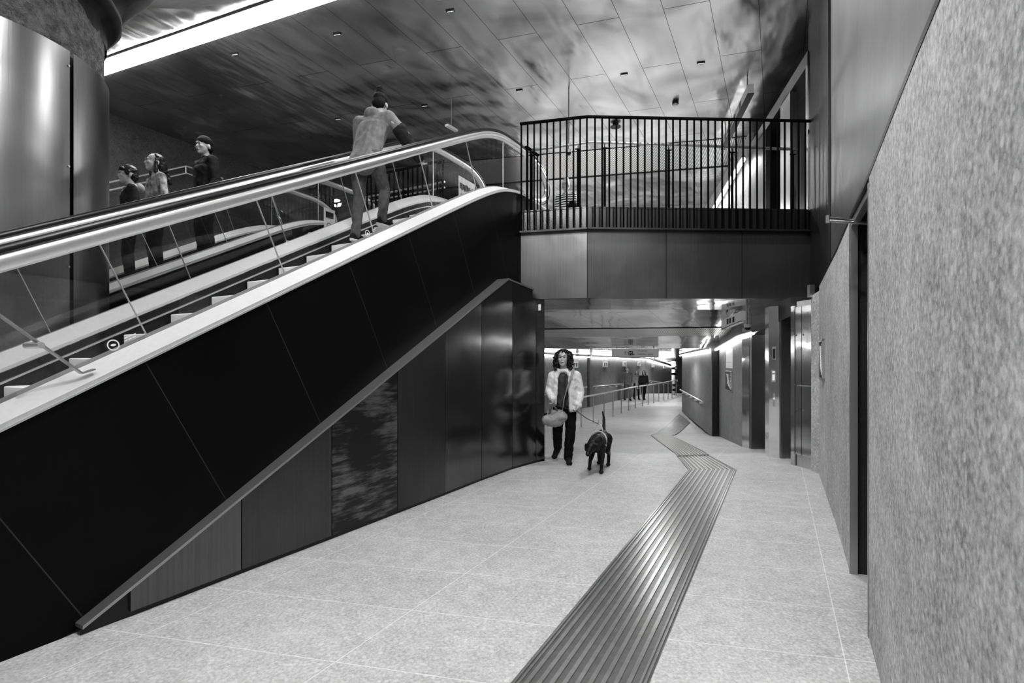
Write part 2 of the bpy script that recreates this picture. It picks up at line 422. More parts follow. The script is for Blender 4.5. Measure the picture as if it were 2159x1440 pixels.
# steel cabinets and lift wall
def wl(P, z0, z1, th=.06, bm=None):  # wall pieces along world points, thickness away from the corridor (to +X)
    own = bm or B()
    for a, b in zip(P, P[1:]):
        a = V((a[0], a[1], 0)); b = V((b[0], b[1], 0)); d = (b-a).normalized(); n = V((d.y, -d.x, 0))*th
        f = lambda z, p: V((p.x, p.y, z(p.y) if callable(z) else z))
        hexa(own, [f(z0, a), f(z0, b), f(z0, b+n), f(z0, a+n), f(z1, a), f(z1, b), f(z1, b+n), f(z1, a+n)])
    return own
def onp(x, base=None):  # plan point on the lift wall line for a pixel column
    r = (x-CX)/F; return ((4.07-.135*7.36)*r/(r-.135)/r*r, (4.07-.135*7.36)/(r-.135))
cb = thing('service_cabinet', (4.1, 7.2, 0), 'tall polished steel service cabinet beside the lift doors', 'cabinet')
p0 = (4.118, 7.043); p1 = (4.09, 7.235); p2 = (4.07, 7.36); p3 = (4.065, 7.43)
def cabdoor(a, b, z0, z1):
    bm = wl([a, b], z0, z1, .03); o = obj('cabinet_door', bm, 'mirror', cb)
    c = V(((a[0]*.1+b[0]*.9), (a[1]*.1+b[1]*.9), (z0+z1)/2)); bm = B()
    disc(bm, c+V((-.006, -.002, .15)), V((.3, .95, 0)).normalized(), Z3, .012); obj('lock', bm, 'steel', o)
g = .006
for a, b in ((p0, p1), (p1, p2)):
    a2 = (a[0]+(b[0]-a[0])*.04, a[1]+(b[1]-a[1])*.04); b2 = (a[0]+(b[0]-a[0])*.96, a[1]+(b[1]-a[1])*.96)
    cabdoor(a2, b2, .17, 1.15); cabdoor(a2, b2, 1.17, 2.28)
bm = wl([(p0[0]+.03, p0[1]+.01), (p1[0]+.03, p1[1]), (p2[0]+.02, p2[1])], 0, 2.36, .10); obj('carcass', bm, 'steel', cb)
bm = B(); bxyz(bm, 4.07, 4.14, 7.0, 7.06, ZT-.12, ZT+.05); obj('corner_trim', bm, 'steel', cb)
bm = wl([(4.065, 7.37), (4.06, 7.46)], 0, 2.3, .3); struct('trim_9', bm, 'mirror', 'polished steel jamb between cabinet and lift')
# lifts
def lift(nm, y0, y1, label, head):
    x0 = 4.07+.135*(y0-7.36); x1 = 4.07+.135*(y1-7.36)
    e = struct(nm, wl([(x0+.30, y0), (x1+.30, y1)], zf, head, .04), 'lift', label)
    bm = B(); ym = (y0+y1)/2; xm = (x0+x1)/2
    obj('door_jamb', wl([(x1, y1), (x1+.36, y1+.03)], zf, head, .05), 'lift', e)
    obj('door_jamb', wl([(x0, y0-.02), (x0+.36, y0-.02)], zf, head, .02), 'lift', e)
    return e
lift('door_2', 7.47, 7.95, 'recessed dark steel lift door nearer to the camera', 2.14)
lift('door_3', 8.28, 9.33, 'recessed dark steel lift door farther along the passage', 2.02)
cw = struct('wall_lift', wl([(4.15, 7.95), (4.0+.02, 8.02), (4.09, 8.28), (4.42, 8.28)], zf, lambda y: 2.36, .04), 'mirror', 'polished steel pier between the two lift doors')
struct('trim_10', wl([(4.06, 7.46), (4.19, 8.28), (4.34, 9.37)], lambda y: 2.17-.1*(y-7.4), lambda y: 2.44, .3), 'fascia', 'steel soffit band above the lift doors')
struct('trim_11', wl([(4.34, 9.37), (4.40, 9.8)], zf, lambda y: zlc(y), .06), 'mirror', 'polished steel strip between lift and stone wall')
# lift call panel on the pier (faces the camera side)
pc0, pc1 = V((4.15, 7.95, 0)), V((4.02, 8.02, 0))
pd = (pc0-pc1).normalized(); pn = V((pd.y, -pd.x, 0))
if pn.y > 0: pn = -pn
def pier(x, z, w, h, th=.012):
    r = (x-CX)/F; 
    k = (pc1.x*pd.y-pc1.y*pd.x)/(r*pd.y-pd.x); c = V((r*k, k, z))+pn*(th/2); b = B(); bvec(b, c, pd*w/2, pn*th/2, Z3*h/2); return b, c
ip = thing('lift_indicator', (4.05, 7.98, 1.7), 'small dark framed floor indicator on the steel lift pier', 'indicator')
b_, c_ = pier(1632, 1.63, .05, .2); obj('frame', b_, 'steel', ip); b_, c_ = pier(1632, 1.62, .036, .15, .018); obj('display', b_, 'ink', ip)
ip = thing('lift_call_station', (4.05, 7.98, 1.3), 'lift call panel with a lit white display on the steel pier', 'call panel')
b_, c_ = pier(1631, 1.27, .06, .19); obj('plate', b_, 'steel', ip); b_, c_ = pier(1631, 1.25, .034, .09, .018); obj('display', b_, 'screen', ip)
b_, c_ = pier(1631, 1.335, .034, .025, .018); obj('display', b_, 'screen', ip)
ip = thing('lift_button_column', (4.05, 7.98, .9), 'slim vertical call button strip low on the steel pier', 'call button')
b_, c_ = pier(1632, .9, .03, .2); obj('plate', b_, 'steel', ip); b_, c_ = pier(1632, .92, .018, .03, .02); obj('button', b_, 'screen', ip)

# far stone walls
struct('wall_passage_right', wl([(4.40, 9.8), (5.38, 13.3)], zf, zlc, .3), 'passage_stone', 'stone wall of the passage beyond the lifts with posters')
bm = wl([(5.21, 13.38), (7.1, 21.4)], zf, zlc, .25)
wpr = struct('wall_passage_bend', bm, 'passage_stone', 'stone wall with a handrail where the passage bends right')
struct('door_4', wl([(5.22, 13.36), (5.5, 13.34)], zf, 1.78, .02), 'door', 'dark doorway between the two passage walls')
struct('wall_passage_end', wl([(7.1, 21.4), (13, 24)], zf, zlc, .25), 'passage_stone', 'stone wall turning away behind the passage bend')
PX = lambda Y: 3.53+.533*(Y-23.6)
wpl = struct('wall_passage_left', wl([(PX(9.5), 9.5), (PX(23.45), 23.45)], zf, zlc, -.2), 'passage_stone', 'left stone wall of the passage nearer than its joint')
struct('wall_passage_left_far', wl([(PX(23.75), 23.75), (PX(33.3), 33.3)], zf, zlc, -.2), 'passage_stone', 'left stone wall of the passage beyond its joint')
struct('trim_12', wl([(PX(23.4)-.1, 23.4), (PX(23.8)-.1, 23.8)], zf, zlc, -.05), 'door', 'dark vertical joint in the left passage wall')
struct('wall_passage_back', wl([(8.72, 33.3), (16.0, 47)], lambda y: zf(y)-1, zlc, -.2), 'passage_stone', 'stone wall at the far end of the passage')
bm = wl([(PX(9.5), 9.5), (-3.0, 9.2)], 0, Z0, .2); struct('wall_pit', bm, 'dark', 'dark wall behind the escalator pit')
# room enclosure
bm = B(); hexa(bm, [W(-6, 12.1, 0), W(16, 12.1, 0), W(16, 12.3, 0), W(-6, 12.3, 0), W(-6, 12.1, CZ), W(16, 12.1, CZ), W(16, 12.3, CZ), W(-6, 12.3, CZ)])
struct('wall_left', bm, 'dark_stone', 'dark rough stone wall far beyond the escalators')
bm = B(); bst(bm, 15.2, 15.4, 7.6, 12.2, UF, CZ); struct('wall_back', bm, 'dark_stone', 'dark stone wall at the back of the upper landing')
bm = B(); bxyz(bm, -16, 9, 24, 24.2, UF, CZ); struct('wall_far_upper', bm, 'wall_stone', 'pale wall at the far side of the upper landing')
bm = B(); bst(bm, -6.2, -6, -1.2, 12.2, 0, CZ); struct('wall_rear', bm, 'upper', 'metal wall behind the viewpoint')
# upper lift portal wall
UX = lambda Y: 4.45+.204*(Y-7.7)
up = struct('wall_upper_right', wl([(UX(8.5), 8.5), (UX(9.0), 9.0)], UF, 6.02, .1), 'steel', 'steel wall of the upper landing with lift doors')
obj('end_post', wl([(UX(7.72), 7.72), (UX(7.8), 7.8)], UF, 6.15, .1), 'steel', up)
obj('lintel', wl([(UX(7.72), 7.72), (UX(11.3), 11.3)], 5.97, 6.18, .35), 'fascia', up)
obj('infill', wl([(UX(7.72)+.3, 7.72), (UX(11.3)+.3, 11.3)], UF, 6.18, .1), 'dark', up)
obj('pier', wl([(UX(9.9), 9.9), (UX(11.2), 11.2)], UF, 6.02, .1), 'upper', up)
obj('infill', wl([(UX(7.72)+.05, 7.74), (UX(7.72)+1.0, 7.7)], UF, CZ, .05), 'dark', up)
obj('far_wall', wl([(UX(11.3)+.05, 11.3), (UX(20), 20)], UF, CZ, .1), 'wall_stone', up)

# floor-level tactile strip -------------------------------------------------
def tz(p): return V((p[0], p[1], zf(p[1])+.004))
L_ = [(-.80, .9), (2.427+.02, 7.06), (2.578, 8.06), (3.75-.02, 13.7), (6.6-.35, 20.3)]
tsr = thing('tactile_paving', (1.2, 3.5, 0), 'ribbed metal guidance strip zigzagging along the pale floor into the passage', 'tactile paving')
La = [fl for fl in [(-.70-.15, .8), (2.44, 7.07), (2.60, 8.06), (3.70, 13.7), (6.70, 20.5)]]
Ra = [(-.02+.07-.30, .75), (3.12, 7.07), (3.16, 8.18), (4.18, 13.35), (6.08, 17.5)]
# near part: parallel to the escalators between t=.54 and t=1.10
q0 = W(-.2, 1.105); q1 = W(-.0, .545)
La[0] = (q0.x, q0.y); Ra[0] = (q1.x, q1.y)
La[1] = (W(7.397, 1.10).x, W(7.397, 1.10).y); Ra[1] = (W(7.711, .50).x, W(7.711, .50).y)
nr = 9
for i in range(4):
    a0, a1, b0, b1 = V(La[i]+(0,)), V(La[i+1]+(0,)), V(Ra[i]+(0,)), V(Ra[i+1]+(0,))
    bm = B(); N = 12 if i < 3 else 48
    def pt(u, v, h=0):
        p = (a0+(b0-a0)*u)*(1-v)+(a1+(b1-a1)*u)*v; return V((p.x, p.y, zf(p.y)+(.003 if i < 2 else .012)+h))
    for k in range(N): face(bm, [pt(0, k/N), pt(1, k/N), pt(1, (k+1)/N), pt(0, (k+1)/N)])
    seg = obj('ribbed_segment', bm, 'tact', tsr)
    bm = B()
    for r in range(nr+4):
        if r < 2: u0, u1 = .015+r*.035, .035+r*.035
        elif r >= nr+2: u0, u1 = .93+(r-nr-2)*.035, .95+(r-nr-2)*.035
        else: u = .10+(r-2)*(.83/nr); u0, u1 = u, u+.037
        for k in range(N):
            v0, v1 = k/N, (k+1)/N
            a, b_, c, d = pt(u0, v0), pt(u1, v0), pt(u1, v1), pt(u0, v1)
            hh = V((0, 0, .006)); hexa(bm, [a, b_, c, d, a+hh, b_+hh, c+hh, d+hh])
    obj('ribs', bm, 'tactrib', seg)

# ------------------------------------------------------------------ escalators
SL = .534
def Lz(s): # outer lower deck line, flattened at the top landing
    zi = 1.162+SL*(s-1.092); zt = 4.05; zb = .16
    k = .15
    z = zi
    d = (z-zt)/k
    z = zt-k*math.log1p(math.exp(-d)) if d > -30 else z
    d = (z-zb)/.15
    z = zb+.15*math.log1p(math.exp(d)) if d < 30 else z
    return z
def Hz0(s):
    zi = 2.108+SL*(s-1.142); zt = 4.94; k = .13
    d = (zi-zt)/k; z = zt-k*math.log1p(math.exp(-d)) if d > -30 else zi
    return max(z, .95)
def Nz(s):
    zi = 1.525+SL*(s-1.895); zt = UF; k = .12
    d = (zi-zt)/k; return zt-k*math.log1p(math.exp(-d)) if d > -30 else zi
def srange(a, b, n): return [a+(b-a)*i/n for i in range(n+1)]
S0, S1 = -1.0, 7.9
def bandst(bm, prof, s0, s1, f, n=60):  # prof: list of (t, dz); closed polygon swept in s following f
    rings = [[bm.verts.new(W(s, t, f(s)+dz)) for t, dz in prof] for s in srange(s0, s1, n)]
    m = len(prof)
    for a, b in zip(rings, rings[1:]):
        for j in range(m): bm.faces.new([a[j], a[(j+1) % m], b[(j+1) % m], b[j]])
    bm.faces.new(rings[0]); bm.faces.new(rings[-1][::-1])
def escalator(T, label, near):
    e = thing('escalator', W(2, T+.8, 0), label, 'escalator')
    # outer side cladding
    def side(t0, t1, nm='side_panel'):
        bm = B(); ss = srange(S0, 7.25, 60)
        top = [W(s, t0, Lz(s)+.005) for s in ss]
        bot = [W(s, t0, max(0, min(.02+.537*(s-1.43), 2.40)) if near else max(0, Lz(s)-1.05)) for s in ss]
        off = N3*(t1-t0)
        for i in range(60):
            hexa(bm, [bot[i], bot[i+1], bot[i+1]+off, bot[i]+off, top[i], top[i+1], top[i+1]+off, top[i]+off])
        return obj(nm, bm, 'clad', e)
    side(T, T+.04); side(T+1.64, T+1.60)
    # truss underside
    bm = B(); bandst(bm, [(T+.04, -.1), (T+1.6, -.1), (T+1.6, -.9), (T+.04, -.9)], 2.2 if near else 2.2, 7.2, lambda s: Lz(s)-.25, 20)
    obj('truss_casing', bm, 'dark', e)
    # decks
    for nm, prof in (('outer_deck', [(T-.015, 0), (T-.02, .028), (T+.16, .09), (T+.16, .0)]),
                     ('inner_deck', [(T+.21, .105), (T+.32, .055), (T+.32, .03), (T+.21, .0)]),
                     ('inner_deck', [(T+1.32, .03), (T+1.32, .06), (T+1.43, .157), (T+1.43, .0)]),
                     ('outer_deck', [(T+1.48, 0), (T+1.48, .157), (T+1.66, .06), (T+1.655, 0)])):
        bm = B(); bandst(bm, prof, S0, S1, Lz); o = obj(nm, bm, 'deck', e)
        if nm == 'outer_deck':
            bm = B(); lo = prof[1] if prof[1][0] < T+1 else prof[2]
            tt = T-.022 if lo[0] < T+1 else T+1.662
            bandst(bm, [(tt, -.012), (tt, .0), (tt+(.03 if tt < T+1 else -.03), .0), (tt+(.03 if tt < T+1 else -.03), -.012)], S0, S1, Lz)
            obj('lip', bm, 'rail_steel', o)
    for t in (T+.32, T+1.32):
        bm = B(); sgn = -1 if t < T+1 else 1
        bandst(bm, [(t, .035), (t, -.42), (t+.01*sgn, -.42), (t+.01*sgn, .035)], S0, S1-.3, Lz)
        sk = obj('skirt', bm, 'rubber_line', e)
        bm = B(); bandst(bm, [(t, -.03), (t, -.045), (t-.022*sgn, -.045), (t-.022*sgn, -.03)], S0, S1-.4, Lz)
        obj('brush_guard', bm, 'rail_steel', sk)
    # glass balustrades and handrails
    for t, up_ in ((T+.185, 0.0), (T+1.455, .09)):
        def Hz(s, u=up_): return Hz0(s)+u
        cuts = [-.9, .25, .87+.0, 1.60-.03, 2.60, 3.66, 4.65, 5.68, 6.62, 7.55]
        cuts = [-1.0, .6, 1.585, 2.63, 3.69, 4.68, 5.67, 6.7, 7.6]
        for a, b in zip(cuts, cuts[1:]):
            bm = B(); n = 8
            k = .285
            def lean(s0, f, zlo): # shift for seams square to the slope
                return s0+(k if s0 < 6.4 else .05)*(1-f)
            for i in range(n):
                u0, u1 = i/n, (i+1)/n
                sa0, sa1 = a+.004+(b-a-.008)*u0, a+.004+(b-a-.008)*u1
                top = [(sa0, Hz(sa0)-.10), (sa1, Hz(sa1)-.10)]
                ka = .285 if a < 6.6 else 0; kb = .285 if b < 6.6 else 0
                bs0 = sa0+ka*(1-u0)+kb*u0; bs1 = sa1+ka*(1-u1)+kb*u1
                face(bm, [W(bs0, t, Lz(bs0)+.05), W(bs1, t, Lz(bs1)+.05), W(top[1][0], t, top[1][1]), W(top[0][0], t, top[0][1])])
            pane = obj('glass_panel', bm, 'glass', e)
            if a > 0:   # joint strip
                bm = B(); tb = Lz(a+.285)+.06; bs = a+.285 if a < 6.6 else a
                hexa(bm, [W(bs-.0022, t-.007, Lz(bs)+.06), W(bs+.0022, t-.007, Lz(bs)+.06), W(bs+.0022, t+.007, Lz(bs)+.06), W(bs-.0022, t+.007, Lz(bs)+.06),
                          W(a-.0022, t-.007, Hz(a)-.12), W(a+.0022, t-.007, Hz(a)-.12), W(a+.0022, t+.007, Hz(a)-.12), W(a-.0022, t+.007, Hz(a)-.12)])
                obj('joint_strip', bm, 'rail_steel', pane)
        # newel glass, rounded
        path = [(s, Hz(s)) for s in srange(S0, 7.6, 80)]
        cz_, R_ = 4.94+up_-.42, .42
        arc = [(7.6+R_*1.9*math.sin(a)*1.0, cz_+R_*math.cos(a)) for a in srange(.12, 2.9, 16)]
        bm = B(); pts = [W(s, t-.005, z-.06 if z > cz_ else z) for s, z in [(7.6, 4.94)]+arc]
        poly = [W(7.604, t-.005, Lz(7.6)+.05)]+[W(7.604+(s-7.6)*.88+0, t-.005, cz_+(z-cz_)*.86) for s, z in [(7.6, 4.94)]+arc]
        poly = [p for p in poly]; face(bm, poly); obj('glass_panel', bm, 'glass', e)
        full = path+arc
        P3 = [W(s, t, z) for s, z in full]
        bm = B(); sweep(bm, P3, [(.042, -.02), (.043, -.035), (.034, -.045), (-.034, -.045), (-.043, -.035), (-.042, -.02), (-.036, -.004), (-.02, 0), (.02, 0), (.036, -.004)], N3 if True else None)
        hr = obj('handrail', bm, 'black', e, True)
        bm = B(); sweep(bm, P3, [(.034, -.046), (.042, -.056), (.045, -.075), (.040, -.098), (.028, -.118), (.012, -.132), (-.012, -.132), (-.028, -.118), (-.040, -.098), (-.045, -.075), (-.042, -.056), (-.034, -.046)], N3)
        obj('rail_profile', bm, 'rail_steel', hr, True)
    # steps
    stepm = {}
    for k in range(-6, 13):
        s = 1.895+.366*k; z = Nz(s); zn = Nz(s-.366)
        bm = B(); n = 60; t0, t1 = T+.335, T+1.305
        prev = None
        for i in range(n*2+1):
            tt = t0+(t1-t0)*i/(n*2); o = .006 if i % 2 else 0.0
            zlo = min(zn, z)-.02
            cur = (bm.verts.new(W(s+o, tt, zlo)), bm.verts.new(W(s+o-.004, tt, z-.005-o)), bm.verts.new(W(s+.01, tt, z-o)), bm.verts.new(W(s+.366, tt, z-o)))
            if prev:
                for q in range(3): bm.faces.new([prev[q], cur[q], cur[q+1], prev[q+1]])
            prev = cur
        stp = obj('step', bm, 'riser', e)
    return e
E1 = escalator(3.44, 'near escalator with black side cladding carrying the person in a grey jacket', True)
E2 = escalator(7.29, 'far escalator behind the round column, carrying three people', False)
# guard bar fixed on the near deck
gb = thing('guard_bar', W(1.44, 3.5, 1.44), 'flat steel guard bar with a short tube fixed to the near escalator deck', 'guard bar')
bm = B(); p_ = [W(1.50, 3.47, Lz(1.5)+.075), W(1.44, 3.47, Lz(1.44)+.085), W(.85, 3.47, 1.95)]
sweep(bm, p_, [(.02, -.004), (.02, .004), (-.02, .004), (-.02, -.004)], None); obj('bar', bm, 'cap', gb)
bm = B(); tube(bm, [W(1.25, 3.43, 1.585), W(1.23, 3.55, 1.585)], .017, 14); obj('tube', bm, 'rail_steel', gb)
# glass stickers
def sticker(s, T, side=1):
    z = Lz(s)+.135; c = W(s, T-.01, z); bm = B(); disc(bm, c, D3, Z3, .034, .027); disc(bm, c-N3*.001, D3, (D3*SL+Z3).normalized()*.6, .014)
    for i in range(3):
        for j in range(2): bvec(bm, W(s+.05+.022*i+.02, T-.01, z+.03+.012*i+(.018*j)), D3*.009+Z3*.005, N3*.0005, Z3*.0025)
    o = obj('glass_sticker', bm, 'white', E1 if T < 6 else E2)
for s in (1.66, 3.85): sticker(s, 3.62)
for s in (3.95, 4.25): sticker(s, 4.885)
# safety sign on the far balustrade
sg = thing('safety_sign', W(6.9, 5.35, UF), 'white escalator safety notice with black pictograms behind the near escalator top', 'sign')
def planepts(x0, y0, x1, y1, t): return ont(x0, y0, t), ont(x1, y1, t)
pA = ont(968, 370, 5.2); s_, t_ = st(pA.x, pA.y)
bm = B(); bst(bm, s_, s_+.55, 5.2, 5.215, 4.05, pA.z); obj('plate', bm, 'white', sg)
bm = B()
for i, (w, h) in enumerate(((.07, .10), (.07, .09), (.07, .11), (.05, .08), (.04, .07))):
    bst(bm, s_+.03+i*.1, s_+.03+i*.1+w*.45, 5.190, 5.199, pA.z-.22, pA.z-.22+h); bst(bm, s_+.03+i*.1, s_+.03+i*.1+w, 5.190, 5.199, pA.z-.15, pA.z-.15+h*.3)
    bst(bm, s_+.03+i*.1+w*.7, s_+.03+i*.1+w, 5.190, 5.199, pA.z-.24, pA.z-.24+h)
obj('pictogram', bm, 'ink', sg)
bm = B()
for i in range(4): disc(bm, W(s_+.07+.12*i, 5.192, pA.z-.36), D3, Z3, .045, .037); disc(bm, W(s_+.07+.12*i, 5.191, pA.z-.36), D3, Z3, .014)
obj('pictogram', bm, 'ink', sg)
bm = B(); bst(bm, s_+.02, s_+.04, 5.19, 5.21, UF, 4.06); bst(bm, s_+.5, s_+.52, 5.19, 5.21, UF, 4.06); obj('support', bm, 'bar', sg)
pB = ont(684, 437, 7.05); s2, _ = st(pB.x, pB.y)
sg2 = thing('safety_sign', W(s2+.1, 7.07, UF), 'small white safety notice at the top of the far escalator', 'sign')
bm = B(); bst(bm, s2, s2+.45, 9.05, 9.065, 4.0, 4.5)
bm.free(); bm = B(); bst(bm, s2, s2+.24, 7.05, 7.065, pB.z-.45, pB.z); bst(bm, s2+.1, s2+.13, 7.066, 7.08, UF, pB.z-.1); obj('plate', bm, 'white', sg2)
bm = B(); bst(bm, s2+.03, s2+.2, 7.04, 7.049, pB.z-.16, pB.z-.06); obj('pictogram', bm, 'ink', sg2); bm = B(); disc(bm, W(s2+.1, 7.045, pB.z-.30), D3, Z3, .05, .04); obj('pictogram', bm, 'ink', sg2)

# ------------------------------------------------------------------ polished panel wall under the near escalator
PW = [(1.40, 3.37), (1.63, 3.36), (2.325, 3.35), (3.13, 3.33), (3.95, 3.315), (4.74, 3.30), (5.53, 3.295), (6.31, 3.265), (6.88, 3.17), (7.074, 3.117)]
def ptop(s):
    if s <= 6.2: return .055+.537*(s-1.43)
    if s <= 6.80: return 2.617-.067*(s-6.2)/.6
    return 2.43
ww = thing('panel_wall', W(4.2, 3.35, 0), 'dark polished steel panel wall filling the triangle under the near escalator', 'wall panelling')
for i, (a, b) in enumerate(zip(PW, PW[1:])):
    if i == 0: continue
    bm = B(); n = 1 if i != 7 else 4
    ss = [a[0]+.004, b[0]-.004]
    if a[0] < 6.2 < b[0]: ss = [a[0]+.004, 6.2, b[0]-.004]
    if a[0] < 6.80 < b[0]: ss = [a[0]+.004, 6.7998, 6.8002, b[0]-.004]
    tt = lambda s: a[1]+(b[1]-a[1])*(s-a[0])/(b[0]-a[0])
    for x, y in zip(ss, ss[1:]):
        hexa(bm, [W(x, tt(x), .035), W(y, tt(y), .035), W(y, tt(y)+.03, .035), W(x, tt(x)+.03, .035), W(x, tt(x), ptop(x)), W(y, tt(y), ptop(y)), W(y, tt(y)+.03, ptop(y)), W(x, tt(x)+.03, ptop(x))])
    obj('wall_panel', bm, {1: 'panel_pale', 2: 'panel2', 3: 'scuff', 4: 'panel2'}.get(i, 'panel'), ww)
bm = B()
for (a, b), (c, d) in zip(PW, PW[1:]): hexa(bm, [W(a, b+.02, 0), W(c, d+.02, 0), W(c, d+.05, 0), W(a, b+.05, 0), W(a, b+.02, ptop(a)-.01), W(c, d+.02, ptop(c)-.01), W(c, d+.05, ptop(c)-.01), W(a, b+.05, ptop(a)-.01)])
obj('backing', bm, 'black', ww)
bm = B(); hexa(bm, [W(7.04, 3.13, 0), W(7.074, 3.117, 0), W(7.3, 3.8, 0), W(7.24, 3.82, 0), W(7.04, 3.13, 2.42), W(7.074, 3.117, 2.42), W(7.3, 3.8, 2.42), W(7.24, 3.82, 2.42)]); obj('end_return', bm, 'dark', ww)
bm = B(); tp = [W(s, 0, 0) for s in (0,)]
for s0, s1 in ((1.40, 6.2), (6.2, 6.82)):
    def tfr(s):
        for (a, b), (c, d) in zip(PW, PW[1:]):
            if a <= s <= c: return b+(d-b)*(s-a)/(c-a)
        return PW[-1][1]
    n = 16
    for i in range(n):
        x, y = s0+(s1-s0)*i/n, s0+(s1-s0)*(i+1)/n
        f = lambda s: (ptop(s) if s < 6.8 else 2.55)
        hexa(bm, [W(x, tfr(x)-.012, f(x)-.0), W(y, tfr(y)-.012, f(y)-.0), W(y, 3.44, f(y)), W(x, 3.44, f(x)),
                  W(x, tfr(x)-.012, f(x)+.02), W(y, tfr(y)-.012, f(y)+.02), W(y, 3.44, f(y)+.02), W(x, 3.44, f(x)+.02)])
obj('sloping_cap', bm, 'cap', ww)
sn = thing('wall_sensor', at(1139, 655, 7.5), 'small white sensor high on the dark panel wall end', 'sensor')
bm = B(); cc = W(6.93, 3.135, 2.30); tube(bm, [cc-Z3*.045, cc+Z3*.045], .022, 12); obj('housing', bm, 'white', sn)
bm = B(); tube(bm, [cc-Z3*.03-N3*.02, cc-Z3*.02-N3*.026], .008, 8); obj('lens', bm, 'steel', sn)

# ------------------------------------------------------------------ footbridge railing
rl = thing('footbridge_railing', (2.2, 7.45, Z1), 'black vertical bar railing along the front of the footbridge', 'railing')
TOPZ = 5.06
def run(p, q2, n, first=True, z0=Z1+.005, z1=TOPZ, off=.055, par=None, w=.012):
    d = (q2-p).normalized(); nn = V((d.y, -d.x, 0)); me = None
    for i in range(n+1):
        if i == 0 and not first: continue
        c = p+(q2-p)*(i/n)+nn*off
        if me is None:
            bm = B(); bvec(bm, V((0, 0, (z1-z0)/2)), d*w, nn*.006, Z3*((z1-z0)/2)); me = mesh_of(bm, 'baluster'); me.materials.append(M['bar'])
        o = bpy.data.objects.new('baluster', me); C.objects.link(o); o.parent = par; o.matrix_parent_inverse = par.matrix_world.inverted(); o.location = (c.x, c.y, z0)
    bm = B(); a, b = p+nn*off, q2+nn*off
    bvec(bm, V(((a.x+b.x)/2, (a.y+b.y)/2, z1)), (b-a)/2+d*.02, nn*.025, Z3*.012); obj('top_rail', bm, 'bar', par)
run(A+V((.02, 0, 0)), Bp, 10, True, par=rl); run(Bp, Cp, 32, False, par=rl)
hd = thing('handrail', (2.2, 7.7, UF), 'pale tubular handrail on dark posts behind the footbridge railing', 'handrail')
hp = [at(1109, 318, 7.9), at(1244, 299.5, 7.60), at(1683, 315, 7.88)]
bm = B(); tube(bm, hp, .022, 12); obj('rail', bm, 'rail_steel', hd, True)
for x in (1121, 1219, 1275, 1410, 1544, 1672):
    r = (x-CX)/F
    for a, b in zip(hp, hp[1:]):
        k = (a.y*(b.x-a.x)-a.x*(b.y-a.y))/((b.x-a.x)-r*(b.y-a.y)); c = V((r*k, k, a.z))
        if a.x-.01 <= c.x <= b.x+.01: break
    zt = a.z+(b.z-a.z)*(c.x-a.x)/(b.x-a.x)
    bm = B(); bxyz(bm, c.x-.018, c.x+.018, c.y+.0, c.y+.012, UF, zt-.07); obj('post', bm, 'bar', hd)
    bm = B(); bxyz(bm, c.x-.045, c.x+.045, c.y, c.y+.012, zt-.085, zt-.07); bxyz(bm, c.x-.006, c.x+.006, c.y, c.y+.01, zt-.07, zt-.02); obj('bracket', bm, 'bar', hd)
# gap railing between the escalators on the upper landing
r2 = thing('landing_railing', W(7.35, 6.2, UF), 'black bar railing on the landing between the two escalators', 'railing')
run(W(7.32, 5.15), W(7.32, 7.2), 19, True, z0=UF, z1=4.98, off=0, par=r2, w=.016)
r3 = thing('landing_railing', W(7.2, 5.15, UF), 'short black railing returning beside the near escalator top', 'railing')
run(W(7.35, 3.36), W(7.0, 3.38), 3, True, z0=Z1, z1=4.75, off=0, par=r3, w=.012)
h2 = thing('handrail', W(7.6, 6.2, UF), 'double pale handrail behind the landing railing between the escalators', 'handrail')
bm = B(); tube(bm, [W(7.6, 5.3, 4.72), W(7.6, 7.2, 4.72)], .018); obj('rail', bm, 'rail_steel', h2)
bm = B(); tube(bm, [W(7.6, 5.3, 4.62), W(7.6, 7.2, 4.62)], .014); obj('rail', bm, 'rail_steel', h2)
for t in (5.4, 6.2, 7.0):
    bm = B(); tube(bm, [W(7.6, t, UF), W(7.6, t, 4.72)], .015); obj('post', bm, 'bar', h2)
# stair handrails on the far left wall
h3 = thing('wall_handrail', W(6, 11.9, 3.6), 'pair of thin pale handrails climbing the far dark stone wall', 'handrail')
a_, b_, c_ = ont(150, 402, 11.9), ont(392, 350, 11.9), ont(470, 376, 11.9)
for dz in (0, -.16):
    bm = B(); tube(bm, [a_+Z3*dz, b_+Z3*dz, c_+Z3*dz], .018, 8); obj('rail', bm, 'rail_steel', h3)
for p in (a_, b_, c_):
    bm = B(); tube(bm, [p-Z3*.16, p-Z3*.16+N3*.2], .012, 8); tube(bm, [p, p-Z3*.16], .01, 8); obj('bracket', bm, 'rail_steel', h3)

# ------------------------------------------------------------------ column
cc = W(1.74, 6.25)
cl = thing('column', cc, 'huge round column clad in curved steel sheets under a rough concrete capital', 'column')
def arcpanel(a0, a1, r, z0, z1, mat, nm='cladding_sheet'):
    bm = B(); n = 60; ps = [(cc+V((math.cos(a), math.sin(a), 0))*r) for a in srange(a0, a1, n)]
    lo = [bm.verts.new((p.x, p.y, z0)) for p in ps]; hi = [bm.verts.new((p.x, p.y, z1)) for p in ps]
    for i in range(n): bm.faces.new([lo[i], lo[i+1], hi[i+1], hi[i]])
    return obj(nm, bm, 'column', cl, True)
